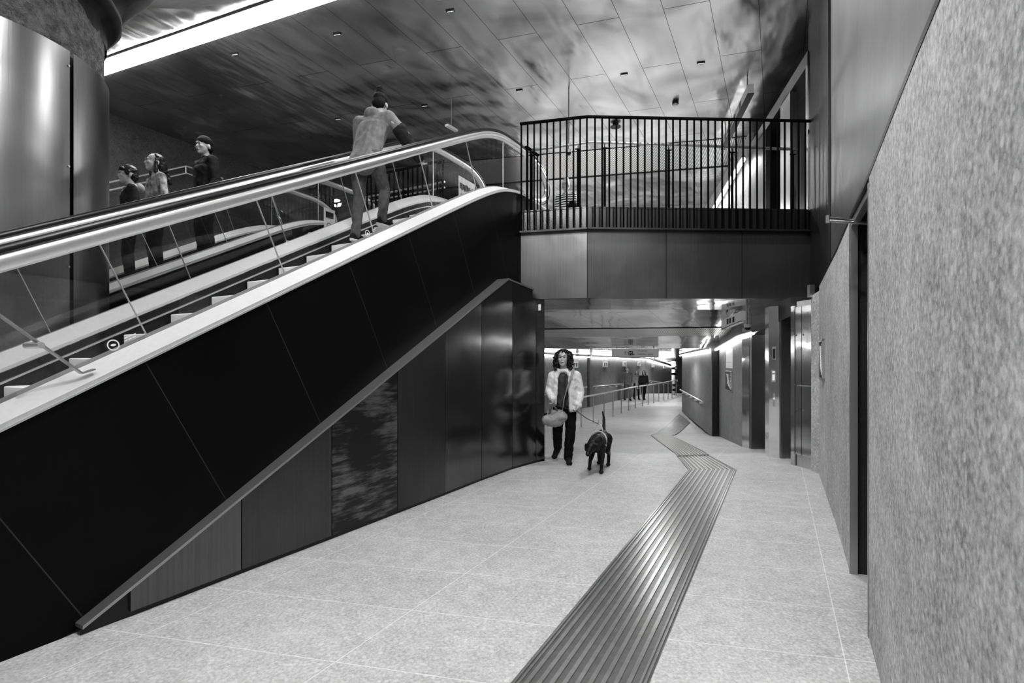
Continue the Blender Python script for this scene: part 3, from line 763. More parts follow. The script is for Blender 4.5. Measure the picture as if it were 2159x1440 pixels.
# direction from column to camera
def angx(x):  # angle on the cylinder seen at pixel column x
    u = V(((x-CX)/F, 1, 0)).normalized(); o = -cc.xy.to_3d(); b = o.dot(u); c = o.dot(o)-1.0
    dd = b*b-c
    tt = -b-math.sqrt(max(dd, 0)); p = u*tt-cc.xy.to_3d(); return math.atan2(p.y, p.x)
g0 = angx(147); g1 = angx(155)
arcpanel(g0-1.9, g0, 1.0, 0, 4.13, 'column'); arcpanel(g1, g1+2.0, 1.0, 0, 4.13, 'column'); arcpanel(g1+2.02, g0-1.92+2*math.pi, 1.0, 0, 4.13, 'column')
bm = B(); n = 24; lathe(bm, cc, [(.96, 0), (.96, 4.12), (.965, 4.7)], 64); core = obj('core', bm, 'concrete', cl, True)
bm = B(); 
for a in srange(g1-.02, g1-.02, 1)[:1]:
    p = cc+V((math.cos(a), math.sin(a), 0))*.975
bst_ = None
lathe(bm, cc, [(.965, 0), (.967, 4.11)], 64); obj('dark_joint', bm, 'black', cl)
bm = B(); prof = [(.965, 4.55), (.985, 4.7), (1.04, 4.73), (1.09, 4.78), (1.09, 4.84), (1.03, 4.90), (1.03, 4.95), (1.15, 5.05), (1.35, 5.3), (1.6, 5.7), (2.2, 6.2), (2.9, CZ)]
lathe(bm, cc, prof, 72); o = obj('capital', bm, 'dark_concrete', cl, True)
for v in o.data.vertices:
    nv = noise.noise(V(v.co)*3)*.05; v.co += V((v.co.x-cc.x, v.co.y-cc.y, 0)).normalized()*nv if True else V()
bm = B()
for i in range(5):
    z = .6+i*.85; p = cc+V((math.cos(g0-.012), math.sin(g0-.012), 0))*1.003; n_ = (p-cc).normalized(); tube(bm, [V((p.x, p.y, z)), V((p.x, p.y, z))+n_*.006], .009, 8)
obj('rivets', bm, 'steel', cl)

# ------------------------------------------------------------------ lights and ceiling fittings
def led(name, a, b, r, label, mat='led', hz=.04):
    e = thing(name, (a+b)/2, label, 'light')
    d = (b-a).normalized(); sd = d.cross(Z3).normalized(); n_ = sd.cross(d)
    bm = B(); bvec(bm, (a+b)/2-Z3*.02, (b-a)/2, sd*r, Z3*.02); obj('diffuser', bm, mat, e)
    bm = B(); bvec(bm, (a+b)/2+Z3*(hz/2), (b-a)/2, sd*(r+.02), Z3*(hz/2)); obj('housing', bm, 'grey', e)
    return e
k = -.0985
def ledline(s5, t0, t1): return W(s5+k*(t0-5.76), t0, CZ-.03), W(s5+k*(t1-5.76), t1, CZ-.03)
a, b = ledline(4.99, 10.9, 2.5); led('linear_light', a, b, .125, 'bright linear ceiling light running from the column across the hall')
for nm, s5 in (('overhead and just behind the viewpoint', 1.2), ('farthest behind the viewpoint', -2.6)):  # extra lights added out of view to brighten the floor and steps
    a, b = ledline(s5, 10.9, -.1); led('linear_light', a, b, .095, 'added unseen linear light '+nm)
a, b = ledline(-.7, 10.9, -.1); 
# cove strips
def strip(name, pts, label, r=.02, mat='cove'):
    e = thing(name, pts[0], label, 'light'); bm = B(); tube(bm, pts, r, 6); obj('tube', bm, mat, e)
    bm = B(); tube(bm, [p+Z3*.035 for p in pts], r*1.1, 6); obj('housing', bm, 'grey', e); return e
strip('cove_light', [V((4.24, 9.0, 2.0)), V((4.34, 9.8, 1.97)), V((5.27, 13.25, 1.80))], 'bright cove strip along the top of the right passage wall past the lifts', .03)
strip('cove_light', [V((5.15, 13.45, 1.80)), V((7.0, 21.35, 1.745))], 'cove strip over the handrail wall at the passage bend', .03)
strip('cove_light', [V((PX(10)+.12, 10, 2.2)), V((PX(14.5)+.12, 14.5, 1.79)), V((PX(23.4)+.12, 23.4, 1.70))], 'cove strip over the nearer left passage wall', .03)
strip('cove_light', [V((PX(23.8)+.12, 23.8, 1.70)), V((8.8, 33.1, 1.64))], 'cove strip over the farther left passage wall', .03)
strip('cove_light', [V((8.85, 33.2, 1.62)), V((15.8, 46.9, .62))], 'cove strip over the wall at the passage end', .04)
strip('cove_light', [V((UX(10.6)-.12, 10.9, 5.80)), V((UX(16)-.12, 16, 5.80))], 'bright strip light along the upper landing right wall', .05)
dls = [(495, 113), (711, 71), (949, 22), (1095, 190), (895, 222), (713, 250), (1316, 156), (1478, 132)]
where = ['beside the bright linear light', 'between the linear light and the hooded reflection', 'near the top edge of the frame', 'above the escalator handrail peak', 'to the right of the hatted rider', 'just left of the hatted rider', 'above the railing corner', 'rightmost, above the railing']
def downlight(p):
    e = thing('ceiling_downlight', p, 'd', 'downlight', group='ceiling downlights')
    u = (D3*.25-N3).normalized(); v = u.cross(Z3)
    bm = B(); bvec(bm, p-Z3*.008, u*.062, v*.019, Z3*.008); obj('housing', bm, 'ink', e)
    bm = B()
    for i in range(5): disc(bm, p-Z3*.0175+u*(-.044+.022*i), u, v, .006, n=10)
    obj('led_dots', bm, 'dot', e); return e
for (x, y), w in zip(dls, where):
    Yc = (CZ-H)*F/(HY-y); downlight(V(((x-CX)/F*Yc, Yc, CZ)))['label'] = 'small black five-dot downlight in the metal ceiling, '+w
def puck(x, y, label, nm, dark):
    Yc = (CZ-H)*F/(HY-y); p = V(((x-CX)/F*Yc, Yc, CZ)); e = thing(nm, p, label, 'detector' if not dark else 'speaker')
    bm = B(); lathe(bm, p, [(.0001, -.001), (.06, -.001), (.06, -.05), (.0001, -.05)], 24); obj('base', bm, 'ink', e, False)
    bm = B(); lathe(bm, p, [(.0001, -.05), (.045, -.05), (.045, -.09), (.02, -.1), (.0001, -.1)], 24) if not dark else lathe(bm, p, [(.0001, -.051), (.11, -.051), (.11, -.06), (.0001, -.06)], 24)
    obj('head', bm, 'white' if not dark else 'ink', e); return e
puck(1424, 214, 'white smoke detector on a dark base above the railing', 'smoke_detector', False)
puck(1298, 262, 'round dark ceiling speaker just behind the railing top', 'ceiling_speaker', True)
# small suspended box light near the rider
p = at(952, 270, 9.5); e = thing('box_light', p, 'small pale rectangular fixture above the near escalator handrail', 'light')
bm = B(); bvec(bm, p, (D3*.9-N3*.1).normalized()*.14, N3*.035, Z3*.02); obj('housing', bm, 'white', e)
bm = B(); tube(bm, [p, V((p.x, p.y, CZ))], .006, 6); obj('stem', bm, 'grey', e)
# cctv domes
def dome(p, label, zc):
    e = thing('dome_camera', p, label, 'camera'); bm = B(); lathe(bm, p, [(.0001, .05), (.055, .05), (.055, 0), (.05, -.005)], 20); obj('housing', bm, 'white', e)
    bm = B(); lathe(bm, p, [(.048, 0), (.04, -.03), (.022, -.048), (.0001, -.052)], 20); obj('dome', bm, 'ink', e, True)
    bm = B(); tube(bm, [p+Z3*.05, V((p.x, p.y, zc))], .012, 8); obj('stem', bm, 'grey', e)
dome(at(1576, 690, 8.7), 'dome camera below the lower passage ceiling beside the cove light', 2.43)
dome(at(1199, 322, 9.5), 'dome camera hanging behind the railing over the upper landing', CZ)
dome(at(1217, 748, 20), 'dome camera on the lower passage ceiling behind the woman', zlc(20))

# ------------------------------------------------------------------ signs
def boxsign(name, a, b, h, th, label, lines, nrm, zc, size, mat='sign'):
    e = thing(name, (a+b)/2, label, 'sign'); d = (b-a).normalized(); L = (b-a).length; c = (a+b)/2
    bm = B(); bvec(bm, c, d*L/2, nrm*th/2, Z3*h/2); obj('sign_box', bm, mat, e)
    bm = B(); bvec(bm, c-Z3*(h/2+.006), d*L/2, nrm*(th/2+.005), Z3*.006); obj('bottom_edge', bm, 'ink', e)
    for f in (-.4, .4):
        bm = B(); q = c+d*L*f; tube(bm, [q+Z3*h/2, V((q.x, q.y, zc))], .012, 8); obj('hanger', bm, 'grey', e)
    rt = Z3.cross(nrm)
    for tx, off, z, sz, al in lines: text(tx, sz, c+nrm*(th/2+.002)+rt*off+Z3*z, rt, Z3, 'ink', e, align=al)
    return e, c, rt
Ys = 14.3
a, b = at(1290, 744, Ys), at(1388, 744, Ys)
e, c, rt = boxsign('direction_sign', a, b, .23, .08, 'hanging direction sign with metro symbol over the lower passage', [('Direzione', .06, .035, .068, 'LEFT'), ('Rebibbia / Jonio', .06, -.055, .068, 'LEFT')], V((0, -1, 0)), zlc(Ys), .07)
f0 = c+V((0, -.043, 0))
bm = B(); bvec(bm, f0+V((-.13, 0, -.01)), V((.062, 0, 0)), V((0, .001, 0)), V((0, 0, .06))); bvec(bm, f0+V((-.045, 0, -.045)), V((.018, 0, 0)), V((0, .001, 0)), V((0, 0, .02)))
o = obj('metro_symbol', bm, 'ink', e); text('M', .13, f0+V((-.185, -.003, -.055)), V((1, 0, 0)), Z3, 'white', o); text('B', .035, f0+V((-.056, -.003, -.057)), V((1, 0, 0)), Z3, 'white', o)
bm = B(); q = f0+V((-.27, 0, 0)); disc(bm, q, V((1, 0, 0)), Z3, .05, .042)
face(bm, [q+V((-.028, -.001, 0)), q+V((0, -.001, .03)), q+V((.028, -.001, 0)), q+V((.012, -.001, 0)), q+V((0, -.001, .012)), q+V((-.012, -.001, 0))]); bvec(bm, q+V((0, 0, -.008)), V((.005, 0, 0)), V((0, .001, 0)), Z3*.022)
obj('arrow_symbol', bm, 'ink', e)
a = V((4.13, 8.86, 6.22)); b = V((4.62, 11.2, 6.22)); d = (b-a).normalized(); nn = V((-d.y, d.x, 0))
e, c, rt = boxsign('hanging_sign', a, b, .16, .1, 'long thin hanging sign receding along the upper landing', [('Ascensori  Lifts', -.55, -.04, .13, 'LEFT')], nn, CZ, .1)
for off in (-.72, .62):
    bm = B(); bvec(bm, c+nn*.052+rt*off, rt*.06, nn*.001, Z3*.06); obj('pictogram', bm, 'ink', e)
a = V((3.98, 8.82, 2.285)); b = V((4.25, 10.3, 2.285-.05)); d = (b-a).normalized(); nn = V((-d.y, d.x, 0))
e, c, rt = boxsign('hanging_sign', a, b, .17, .08, 'box sign with dark pictograms under the lower passage ceiling by the lifts', [], nn, Z0, .1)
for off in (-.2, .0, .25):
    bm = B(); bvec(bm, c+nn*.042+rt*off, rt*.07, nn*.001, Z3*.05); obj('pictogram', bm, 'ink', e)
# wall posters on the passage wall: line (4.40,9.8)-(5.38,13.3)
wd = V((5.38-4.40, 3.5, 0)).normalized(); wn = V((-wd.y, wd.x, 0)); wr = Z3.cross(wn)
def pw(x, z):
    r = (x-CX)/F; a = V((4.40, 9.8, 0)); k = (a.x*wd.y-a.y*wd.x)/(r*wd.y-wd.x); return V((r*k, k, z))
c0, c1 = pw(1532, 0), pw(1545, 0)
Lp = (c1-c0).length; cm = (c0+c1)/2; zt, zb = H+(HY-735)/F*cm.y, H+(HY-776)/F*cm.y
e = thing('wall_poster', V((cm.x, cm.y, zb)), 'white paper notice high on the passage wall beyond the lifts', 'poster')
bm = B(); bvec(bm, V((cm.x, cm.y, (zt+zb)/2))+wn*.008, wd*Lp/2, wn*.006, Z3*(zt-zb)/2); obj('sheet', bm, 'white', e)
bm = B(); bvec(bm, V((cm.x, cm.y, zb+.12))+wn*.016, wd*Lp*.4, wn*.001, Z3*.003); obj('printed_line', bm, 'grey', e)
def mapplate(c, u, nn, w, h, label):
    e = thing('relief_map', c-Z3*h/2, label, 'map'); 
    bm = B(); bvec(bm, c+nn*.01, u*w/2, nn*.01, Z3*h/2); obj('plate', bm, 'ink', e)
    bm = B()
    for sx in (-1, 1): bvec(bm, c+nn*.014+u*sx*w/2, u*.012, nn*.016, Z3*(h/2+.012))
    for sz in (-1, 1): bvec(bm, c+nn*.014+Z3*sz*h/2, u*(w/2+.012), nn*.016, Z3*.012)
    obj('frame', bm, 'steel', e)
    bm = B()
    for k in range(4):
        pts = [c+nn*.022+u*(-.36*w+.1*w*k+.25*w*f+.05*w*math.sin(5*f+k))+Z3*h*(.36-.72*f*(.75+.1*k)) for f in srange(0, 1, 10)]
        tube(bm, pts, .006, 5)
    obj('relief_line', bm, 'white', e)
    bm = B()
    for k in range(14):
        for j in range(4): bvec(bm, c+nn*.022+u*w*(.20+.065*j)+Z3*h*(.40-.058*k), u*w*.022, nn*.002, Z3*h*.012)
    obj('raised_lettering', bm, 'white', e)
cm = pw(1538.5, 0); zt, zb = H+(HY-783)/F*cm.y, H+(HY-824)/F*cm.y
mapplate(V((cm.x, cm.y, (zt+zb)/2)), -wr*-1 if 0 else wr, wn, Lp*1.05, zt-zb, 'framed tactile relief map under the white notice')
cm = W(7.2, -.486); mapplate(V((cm.x, cm.y, 1.52)), -D3, N3, .5, .46, 'framed tactile relief map on the near right stone wall')
# vents along the left passage wall
vl = ['just right of the woman', 'second from the woman', 'third from the woman', 'left of the direction sign foot', 'first on the end wall', 'last on the end wall']
for i, Yv in enumerate((22.0, 25.7, 28.8, 31.6)):
    p = V((PX(Yv), Yv, 1.35)); e = thing('wall_vent', p, 'white double wall grille high on the left passage wall, '+vl[i], 'vent', group='white wall grilles')
    d = V((.533, 1, 0)).normalized(); nn = V((d.y, -d.x, 0))
    bm = B()
    for f in (-.29, 0, .29): bvec(bm, p+d*f+nn*.03, d*.03, nn*.03, Z3*.13)
    for f in (-.1, .1): bvec(bm, p+Z3*f*1.1+nn*.03, d*.32, nn*.03, Z3*.03)
    obj('frame', bm, 'white', e)
    bm = B()
    for f in range(-3, 4): bvec(bm, p+Z3*f*.028+nn*.02, d*.28, nn*.012, Z3*.006)
    obj('louvre', bm, 'grey', e)
for i, f in enumerate((.12, .36)):
    p = V((8.72+7.28*f, 33.3+13.7*f, 1.30-.55*f)); e = thing('wall_vent', p, 'white double wall grille on the passage end wall, '+('nearer the corner' if i == 0 else 'farther from the corner'), 'vent', group='white wall grilles')
    d = V((7.28, 13.7, 0)).normalized(); nn = V((d.y, -d.x, 0)); bm = B()
    for g_ in (-.29, 0, .29): bvec(bm, p+d*g_+nn*.03, d*.03, nn*.03, Z3*.13)
    for g_ in (-.1, .1): bvec(bm, p+Z3*g_*1.1+nn*.03, d*.32, nn*.03, Z3*.03)
    obj('frame', bm, 'white', e)
# wall handrails in the passage
def wallrail(pts, nn, n, label):
    e = thing('wall_handrail', pts[0], label, 'handrail'); P = [p+nn*.09 for p in pts]
    bm = B(); tube(bm, [P[0]-nn*.06-Z3*.05, P[0]]+P[1:]+[P[-1]-nn*.06-Z3*.05], .025, 10); obj('rail', bm, 'rail_steel', e, True)
    for i in range(n):
        f = (i+.4)/n*(len(pts)-1); k = min(int(f), len(pts)-2); q = pts[k]+(pts[k+1]-pts[k])*(f-k)
        bm = B(); bvec(bm, q+nn*.04-Z3*.09, nn*.04, Z3.cross(nn)*.05, Z3*.02); obj('bracket', bm, 'white', e)
lp = lambda Y: V((PX(Y), Y, .34+.0))
nl = V((1, -.533, 0)).normalized()
wallrail([lp(17), lp(23.2)], nl, 4, 'steel handrail on the left passage wall nearer than its joint')
wallrail([V((PX(24), 24, .33)), V((PX(31), 31, .22))], nl, 7, 'steel handrail on the left passage wall beyond its joint')
d_ = V((7.28, 13.7, 0)).normalized(); wallrail([V((9.0, 33.8, .22)), V((14.2, 43.6, -.55))], V((d_.y, -d_.x, 0)), 6, 'steel handrail on the wall at the passage end')
d_ = V((1.89, 8.02, 0)).normalized(); q = lambda Y: V((5.21+.2356*(Y-13.38), Y, .33))
wallrail([V((q(14.6).x, 14.6, .36)), V((q(21.2).x, 21.2, .33))], V((-d_.y, d_.x, 0)), 5, 'steel handrail on the right wall at the passage bend')
# free-standing ramp railings
def ramp(posts, rail, label):
    e = thing('ramp_handrail', (0, 0, 0), label, 'handrail'); P = []
    for i, (x, y) in enumerate(posts):
        Y = 2.1*F/(y-HY); p = V(((x-CX)/F*Y, Y, -.6)); P.append(p)
    e.location = P[0]; e.matrix_world = Matrix.Translation(P[0])
    for p in P:
        p.z = zf(p.y); top = p.z+.95
        bm = B(); tube(bm, [p, V((p.x, p.y, top))], .022, 8); po = obj('post', bm, 'steel', e)
        bm = B(); lathe(bm, p, [(.0001, .012), (.06, .012), (.06, 0)], 12); obj('foot_plate', bm, 'steel', po)
    a, b = P[0], P[-1]; dd = (b-a).normalized()
    pts = [V((a.x, a.y, a.z+.95))-dd*.6]+[V((p.x, p.y, p.z+.95)) for p in P]+[V((b.x, b.y, b.z+.95))+dd*.4]
    bm = B(); tube(bm, [pts[0]-Z3*.12]+pts+[pts[-1]-Z3*.12], .03, 10); obj('rail', bm, 'rail_steel', e, True)
ramp([(1225.4, 901), (1251, 892), (1273.6, 884.5), (1292.6, 877.5), (1310, 871), (1325.6, 865), (1340, 860)], 0, 'nearer free-standing steel handrail on posts behind the woman')
ramp([(1354.7, 856), (1367, 853), (1378, 850), (1389, 847), (1399.6, 843.7), (1408.8, 840.5), (1417, 837.5), (1425.6, 834)], 0, 'farther free-standing steel handrail on posts in the passage')
# white banded pillar at the far end of the passage
p = at(1420, 828, 32.0); p.z = -.6
e = thing('info_totem', p, 'slim white patterned pillar at the far end of the passage', 'pillar')
bm = B(); lathe(bm, p, [(.11, 0), (.11, 2.1), (.0001, 2.1)], 16); obj('shaft', bm, 'white', e, True)
bm = B()
for z in (.25, .55, 1.25, 1.6): lathe(bm, p, [(.115, z), (.13, z+.03), (.13, z+.12), (.115, z+.15)], 16)
obj('dark_band', bm, 'ink', e)

# ------------------------------------------------------------------ people
def rot_euler(v, e): return V(v) if e is None else (e @ V(v))
class Blob:
    def __init__(s): s.bm = bmesh.new()
    def cap(s, a, ra, b, rb, n=14, m=4):
        a, b = V(a), V(b); d = (b-a); L = d.length
        if L < 1e-5: return s.ell(a, (ra, ra, ra))
        d /= L; ref = V((1, 0, 0)) if abs(d.x) < .8 else V((0, 1, 0)); u = d.cross(ref).normalized(); v = d.cross(u)
        rings = []
        for k in range(m): th = math.pi/2*(1-k/m); rings.append((a-d*ra*math.sin(th), ra*math.cos(th)))
        rings.append((a, ra)); rings.append((b, rb))
        for k in range(1, m+1): th = math.pi/2*k/m; rings.append((b+d*rb*math.sin(th), rb*math.cos(th)))
        R = [[s.bm.verts.new(c+(u*math.cos(2*math.pi*i/n)+v*math.sin(2*math.pi*i/n))*max(r, 1e-4)) for i in range(n)] for c, r in rings]
        for x, y in zip(R, R[1:]):
            for i in range(n): s.bm.faces.new([x[i], x[(i+1) % n], y[(i+1) % n], y[i]])
        s.bm.faces.new(R[0][::-1]); s.bm.faces.new(R[-1])
    def ell(s, c, r, e=None, n=16, m=10):
        c = V(c); R = []
        for j in range(1, m):
            th = math.pi*j/m; R.append([s.bm.verts.new(c+rot_euler((r[0]*math.sin(th)*math.cos(2*math.pi*i/n), r[1]*math.sin(th)*math.sin(2*math.pi*i/n), r[2]*math.cos(th)), e)) for i in range(n)])
        t, b = s.bm.verts.new(c+rot_euler((0, 0, r[2]), e)), s.bm.verts.new(c+rot_euler((0, 0, -r[2]), e))
        for i in range(n): s.bm.faces.new([t, R[0][i], R[0][(i+1) % n]]); s.bm.faces.new([b, R[-1][(i+1) % n], R[-1][i]])
        for x, y in zip(R, R[1:]):
            for i in range(n): s.bm.faces.new([x[i], y[i], y[(i+1) % n], x[(i+1) % n]])
    def chain(s, pts):
        for (a, ra), (b, rb) in zip(pts, pts[1:]): s.cap(a, ra, b, rb)
    def mesh(s, vox, smooth=4, folds=0.0, freq=14, name='m'):
        me = bpy.data.meshes.new(name); bmesh.ops.recalc_face_normals(s.bm, faces=s.bm.faces[:]); s.bm.to_mesh(me); s.bm.free()
        o = bpy.data.objects.new('tmp', me); C.objects.link(o)
        r = o.modifiers.new('r', 'REMESH'); r.mode = 'VOXEL'; r.voxel_size = vox
        if smooth: k = o.modifiers.new('s', 'SMOOTH'); k.iterations = smooth; k.factor = .5
        dg = bpy.context.evaluated_depsgraph_get(); out = bpy.data.meshes.new_from_object(o.evaluated_get(dg)); bpy.data.objects.remove(o)
        if folds:
            cs = [(v.co.copy(), v.normal.copy()) for v in out.vertices]
            for v, (c, n) in zip(out.vertices, cs):
                f = noise.noise(V((c.x*freq*.55+c.z*4, c.y*freq*.55, c.z*freq*1.1+c.x*7)))+.45*noise.noise(V((c.x*freq*1.7, c.y*freq*1.7, c.z*freq*2.2+5)))+.55*noise.noise(V((c.x*30+c.z*3, c.y*30, c.z*6))); v.co = c+n*folds*(f-.35*abs(f))
        out.materials.clear(); return out
def head_prims(b, c, e, k=1.0):
    f = lambda x, y, z: c+e @ V((x*k, y*k, z*k)); s = lambda *r: tuple(x*k for x in r)
    b.ell(f(0, .012, .035), s(.076, .094, .086), e); b.ell(f(0, -.028, -.028), s(.063, .068, .082), e)
    b.ell(f(0, -.046, -.078), s(.042, .042, .034), e); b.ell(f(0, -.070, -.092), s(.026, .022, .022), e); b.cap(f(0, -.088, .012), .008*k, f(0, -.104, -.026), .0115*k)
    b.ell(f(0, -.093, .03), s(.045, .012, .011), e); b.ell(f(0, -.094, -.06), s(.024, .012, .009), e)
    for sx in (-1, 1):
        b.ell(f(sx*.08, .012, -.008), s(.010, .02, .032), e); b.ell(f(sx*.036, -.072, -.022), s(.024, .022, .02), e)
def hand_prims(b, w, d, side, k=1.0, curl=.6, thumb=1):
    """w wrist, d hand direction, side = direction across the knuckles towards the thumb"""
    d = V(d).normalized(); side = (V(side)-d*V(side).dot(d)).normalized(); n = d.cross(side)*thumb
    w = V(w); b.cap(w, .024*k, w+d*.045*k, .028*k); pal = w+d*.05*k
    for i, (off, L) in enumerate(((.026, .072), (.009, .080), (-.009, .075), (-.026, .058))):
        p0 = pal+side*off*k; a = curl*.5; p1 = p0+(d*math.cos(a)+n*math.sin(a))*.035*k
        a += curl; p2 = p1+(d*math.cos(a)+n*math.sin(a))*L*.36*k; a += curl; p3 = p2+(d*math.cos(a)+n*math.sin(a))*L*.28*k
        b.cap(pal+side*off*.7*k-d*.02*k, .0115*k, p0+d*.01*k, .011*k); b.cap(p0, .0098*k, p1, .009*k); b.cap(p1, .009*k, p2, .0085*k); b.cap(p2, .0085*k, p3, .0075*k)
    t0 = w+d*.02*k+side*.02*k; t1 = t0+(d*.7+side*.7+n*.2).normalized()*.04*k; t2 = t1+(d*.9+side*.15+n*.45).normalized()*.032*k
    b.cap(t0, .013*k, t1, .0115*k); b.cap(t1, .0105*k, t2, .009*k)
def person(loc, rz, J, label, vox=.008, k=1.0, top='djacket', bottom='trou', shoe='shoe', bulk=1.0, hair='short', hairm='hair', yaw=0, pitch=0, roll=0, sole=True, legs=True,
           hems=None, coat_len=.10, extra=None, thumbs=(1, 1), curls=(.6, .6), hand_side=None, face=True, hood=False, sleeve=1.0):
    P = thing('person', loc, label, 'person', rz)
    J = {a: V(b) for a, b in J.items()}
    eh = Euler((pitch, roll, yaw)).to_matrix()
    pel, che, nk, hd_ = J['pelvis'], J['chest'], J['neck'], J['head']
    b = Blob(); k0 = k; head_prims(b, hd_, eh, k*1.05)
    b.cap(nk-(hd_-nk)*.1, .055*k, hd_+eh @ V((0, .012, -.06))*k, .05*k); b.cap(che, .10*k, nk, .06*k); b.cap(pel, .09*k, che, .10*k)
    for sd in 'lr':
        sh, el, wr = J['sh_'+sd], J['el_'+sd], J['wr_'+sd]
        b.cap(che+V((0, 0, .05)), .06*k, sh, .04*k); b.chain([(sh, .04*k), (el, .034*k), (wr, .023*k)])
        hdv = J.get('hd_'+sd, (wr-el).normalized()); sv = (hand_side or {}).get(sd, V((0, -1, 0)))
        hand_prims(b, wr, hdv, sv, k, curls['lr'.index(sd)], thumbs['lr'.index(sd)])
        hp_, kn, an = J['hip_'+sd], J['kn_'+sd], J['an_'+sd]
        b.cap(pel, .08*k, hp_, .075*k); b.chain([(hp_, .075*k), (kn, .045*k), (an, .032*k)]); b.cap(an, .032*k, J['toe_'+sd], .025*k)
    obj('body', b.mesh(vox, 2), 'skin', P, True, True)
    fx = lambda x, y, z: hd_+eh @ V((x*k*1.05, y*k*1.05, z*k*1.05))
    if face:
        for nm, m, r in (('eye', 'eye', (.013, .006, .006)), ('eyebrow', 'hair', (.017, .004, .0028))):
            for sx in (-1, 1):
                q = Blob(); q.ell(fx(sx*.031, -.0925 if nm == 'eye' else -.099, .006 if nm == 'eye' else .032), tuple(x*k for x in r), eh, 10, 6)
                me = bpy.data.meshes.new(nm); q.bm.to_mesh(me); q.bm.free(); obj(nm, me, m, P, True, True)
        q = Blob(); q.ell(fx(0, -.1035, -.061), (.022*k, .006*k, .007*k), eh, 10, 6); me = bpy.data.meshes.new('lips'); q.bm.to_mesh(me); q.bm.free(); obj('lips', me, 'lip', P, True, True)
    # hair
    q = Blob()
    if hair == 'curly':
        random.seed(3)
        for i in range(620):
            a = random.uniform(0, 2*math.pi); z = random.uniform(-.17, .135); r = .100+(.024 if z < .03 else .012)+random.uniform(-.012, .016)
            if z > .05: r *= max(.05, 1-((z-.05)/.088)**2)**.5
            x, y = math.cos(a)*r*(1.0 if z > -.1 else .92), math.sin(a)*r*.90+.025
            if y < -.015 and z < .078 and abs(x) < .068: continue
            if y < -.04 and z < -.02: continue
            q.ell(fx(x, y, z), tuple(random.uniform(.009, .017)*k for _ in range(3)), None, 8, 6)
        q.ell(fx(0, .035, .05), (.088*k, .09*k, .085*k), eh); q.ell(fx(0, .055, -.06), (.085*k, .06*k, .11*k), eh)
        for sx in (-1, 1): q.ell(fx(sx*.082, .02, -.03), (.026*k, .05*k, .11*k), eh)
        me = q.mesh(.0055, 1, .004, 60)
    elif hair == 'long':
        q.ell(fx(0, .03, .05), (.086*k, .093*k, .088*k), eh); q.cap(fx(0, .07, .0), .075*k, fx(0, .11, -.16), .055*k)
        for sx in (-1, 1): q.cap(fx(sx*.07, -.0, .04), .022*k, fx(sx*.082, .0, -.13), .026*k)
        q.cap(fx(0, .12, -.05), .04*k, fx(0.0, .19, -.2), .03*k); me = q.mesh(vox, 1, .008, 40)
    elif hair == 'short':
        q.ell(fx(0, .022, .052), (.084*k, .096*k, .084*k), eh); q.ell(fx(0, .06, -.01), (.072*k, .055*k, .07*k), eh); q.cap(fx(-.05, -.06, .085), .022*k, fx(.05, -.06, .085), .022*k)
        for sx in (-1, 1): q.ell(fx(sx*.075, -.01, .03), (.014*k, .03*k, .035*k), eh)
        me = q.mesh(vox, 1, .004, 40)
    elif hair == 'boy':
        q.ell(fx(0, .018, .055), (.088*k, .102*k, .086*k), eh); q.ell(fx(0, .055, -.01), (.078*k, .062*k, .08*k), eh); q.cap(fx(-.055, -.072, .062), .026*k, fx(.055, -.072, .062), .026*k)
        for sx in (-1, 1): q.ell(fx(sx*.076, -.015, .02), (.018*k, .035*k, .045*k), eh)
        me = q.mesh(vox, 1, .008, 45)
    elif hair == 'beanie':
        q.ell(fx(0, .015, .062), (.094*k, .108*k, .088*k), eh); q.ell(fx(0, .055, .0), (.082*k, .066*k, .07*k), eh); me = q.mesh(vox, 1, .003, 30)
    else:
        q.ell(fx(0, .018, .058), (.09*k, .104*k, .085*k), eh); q.cap(fx(0, .02, .09), .084*k, fx(0, .045, .165), .052*k); q.ell(fx(0, .06, .0), (.078*k, .062*k, .07*k), eh)
        me = q.mesh(vox, 1, .004, 30)
    obj({'hat': 'knit_hat', 'beanie': 'knit_hat'}.get(hair, 'hair'), me, hairm, P, True, True)
    # top
    q = Blob(); w = bulk
    up = (che-pel).normalized()
    for i in range(18):
        f = i/17; c = pel+(che-pel)*f; q.ell(c, ((.150+.030*f)*w*k, (.108+.012*f)*w*k, .10*k))
    [q.ell(pel-up*coat_len*k*g_, ((.150+.012*g_)*w*k, (.108+.016*g_)*w*k, .10*k)) for g_ in (.2, .4, .6, .8, 1.0)]; q.ell(che+up*.06*k, (.165*w*k, .105*w*k, .09*k)); q.cap(che, .1*k, nk-V((0, 0, .01)), .065*k)
    hq = Blob() if isinstance(hood, str) else q
    if hood: hq.ell(nk+V((0, .09, .0))*k, (.10*k, .07*k, .07*k)); hq.cap(nk+V((-.08, .02, .0))*k, .035*k, nk+V((.08, .02, .0))*k, .035*k); hq.cap(nk+V((-.085, -.0, .0))*k, .03*k, nk+V((-.05, -.08, -.06))*k, .025*k); hq.cap(nk+V((.085, -.0, .0))*k, .03*k, nk+V((.05, -.08, -.06))*k, .025*k)
    if isinstance(hood, str): obj('hood', hq.mesh(vox, 2, .006, 20), hood, P, True, True)
    for sd in 'lr':
        sh, el, wr = J['sh_'+sd], J['el_'+sd], J['wr_'+sd]
        w2 = w*sleeve; q.cap(che+V((0, 0, .05))*k, .085*w2*k, sh, .060*w2*k); q.chain([(sh, .064*w2*k), (el, .055*w2*k), (wr-(wr-el).normalized()*.01, .040*w2*k)])
    tp = obj('jacket', q.mesh(vox, 3, .008, 11), top, P, True, True)
    # trousers
    q = Blob(); q.ell(pel-V((0, 0, .04)), (.122*w*k, .082*w*k, .08*k))
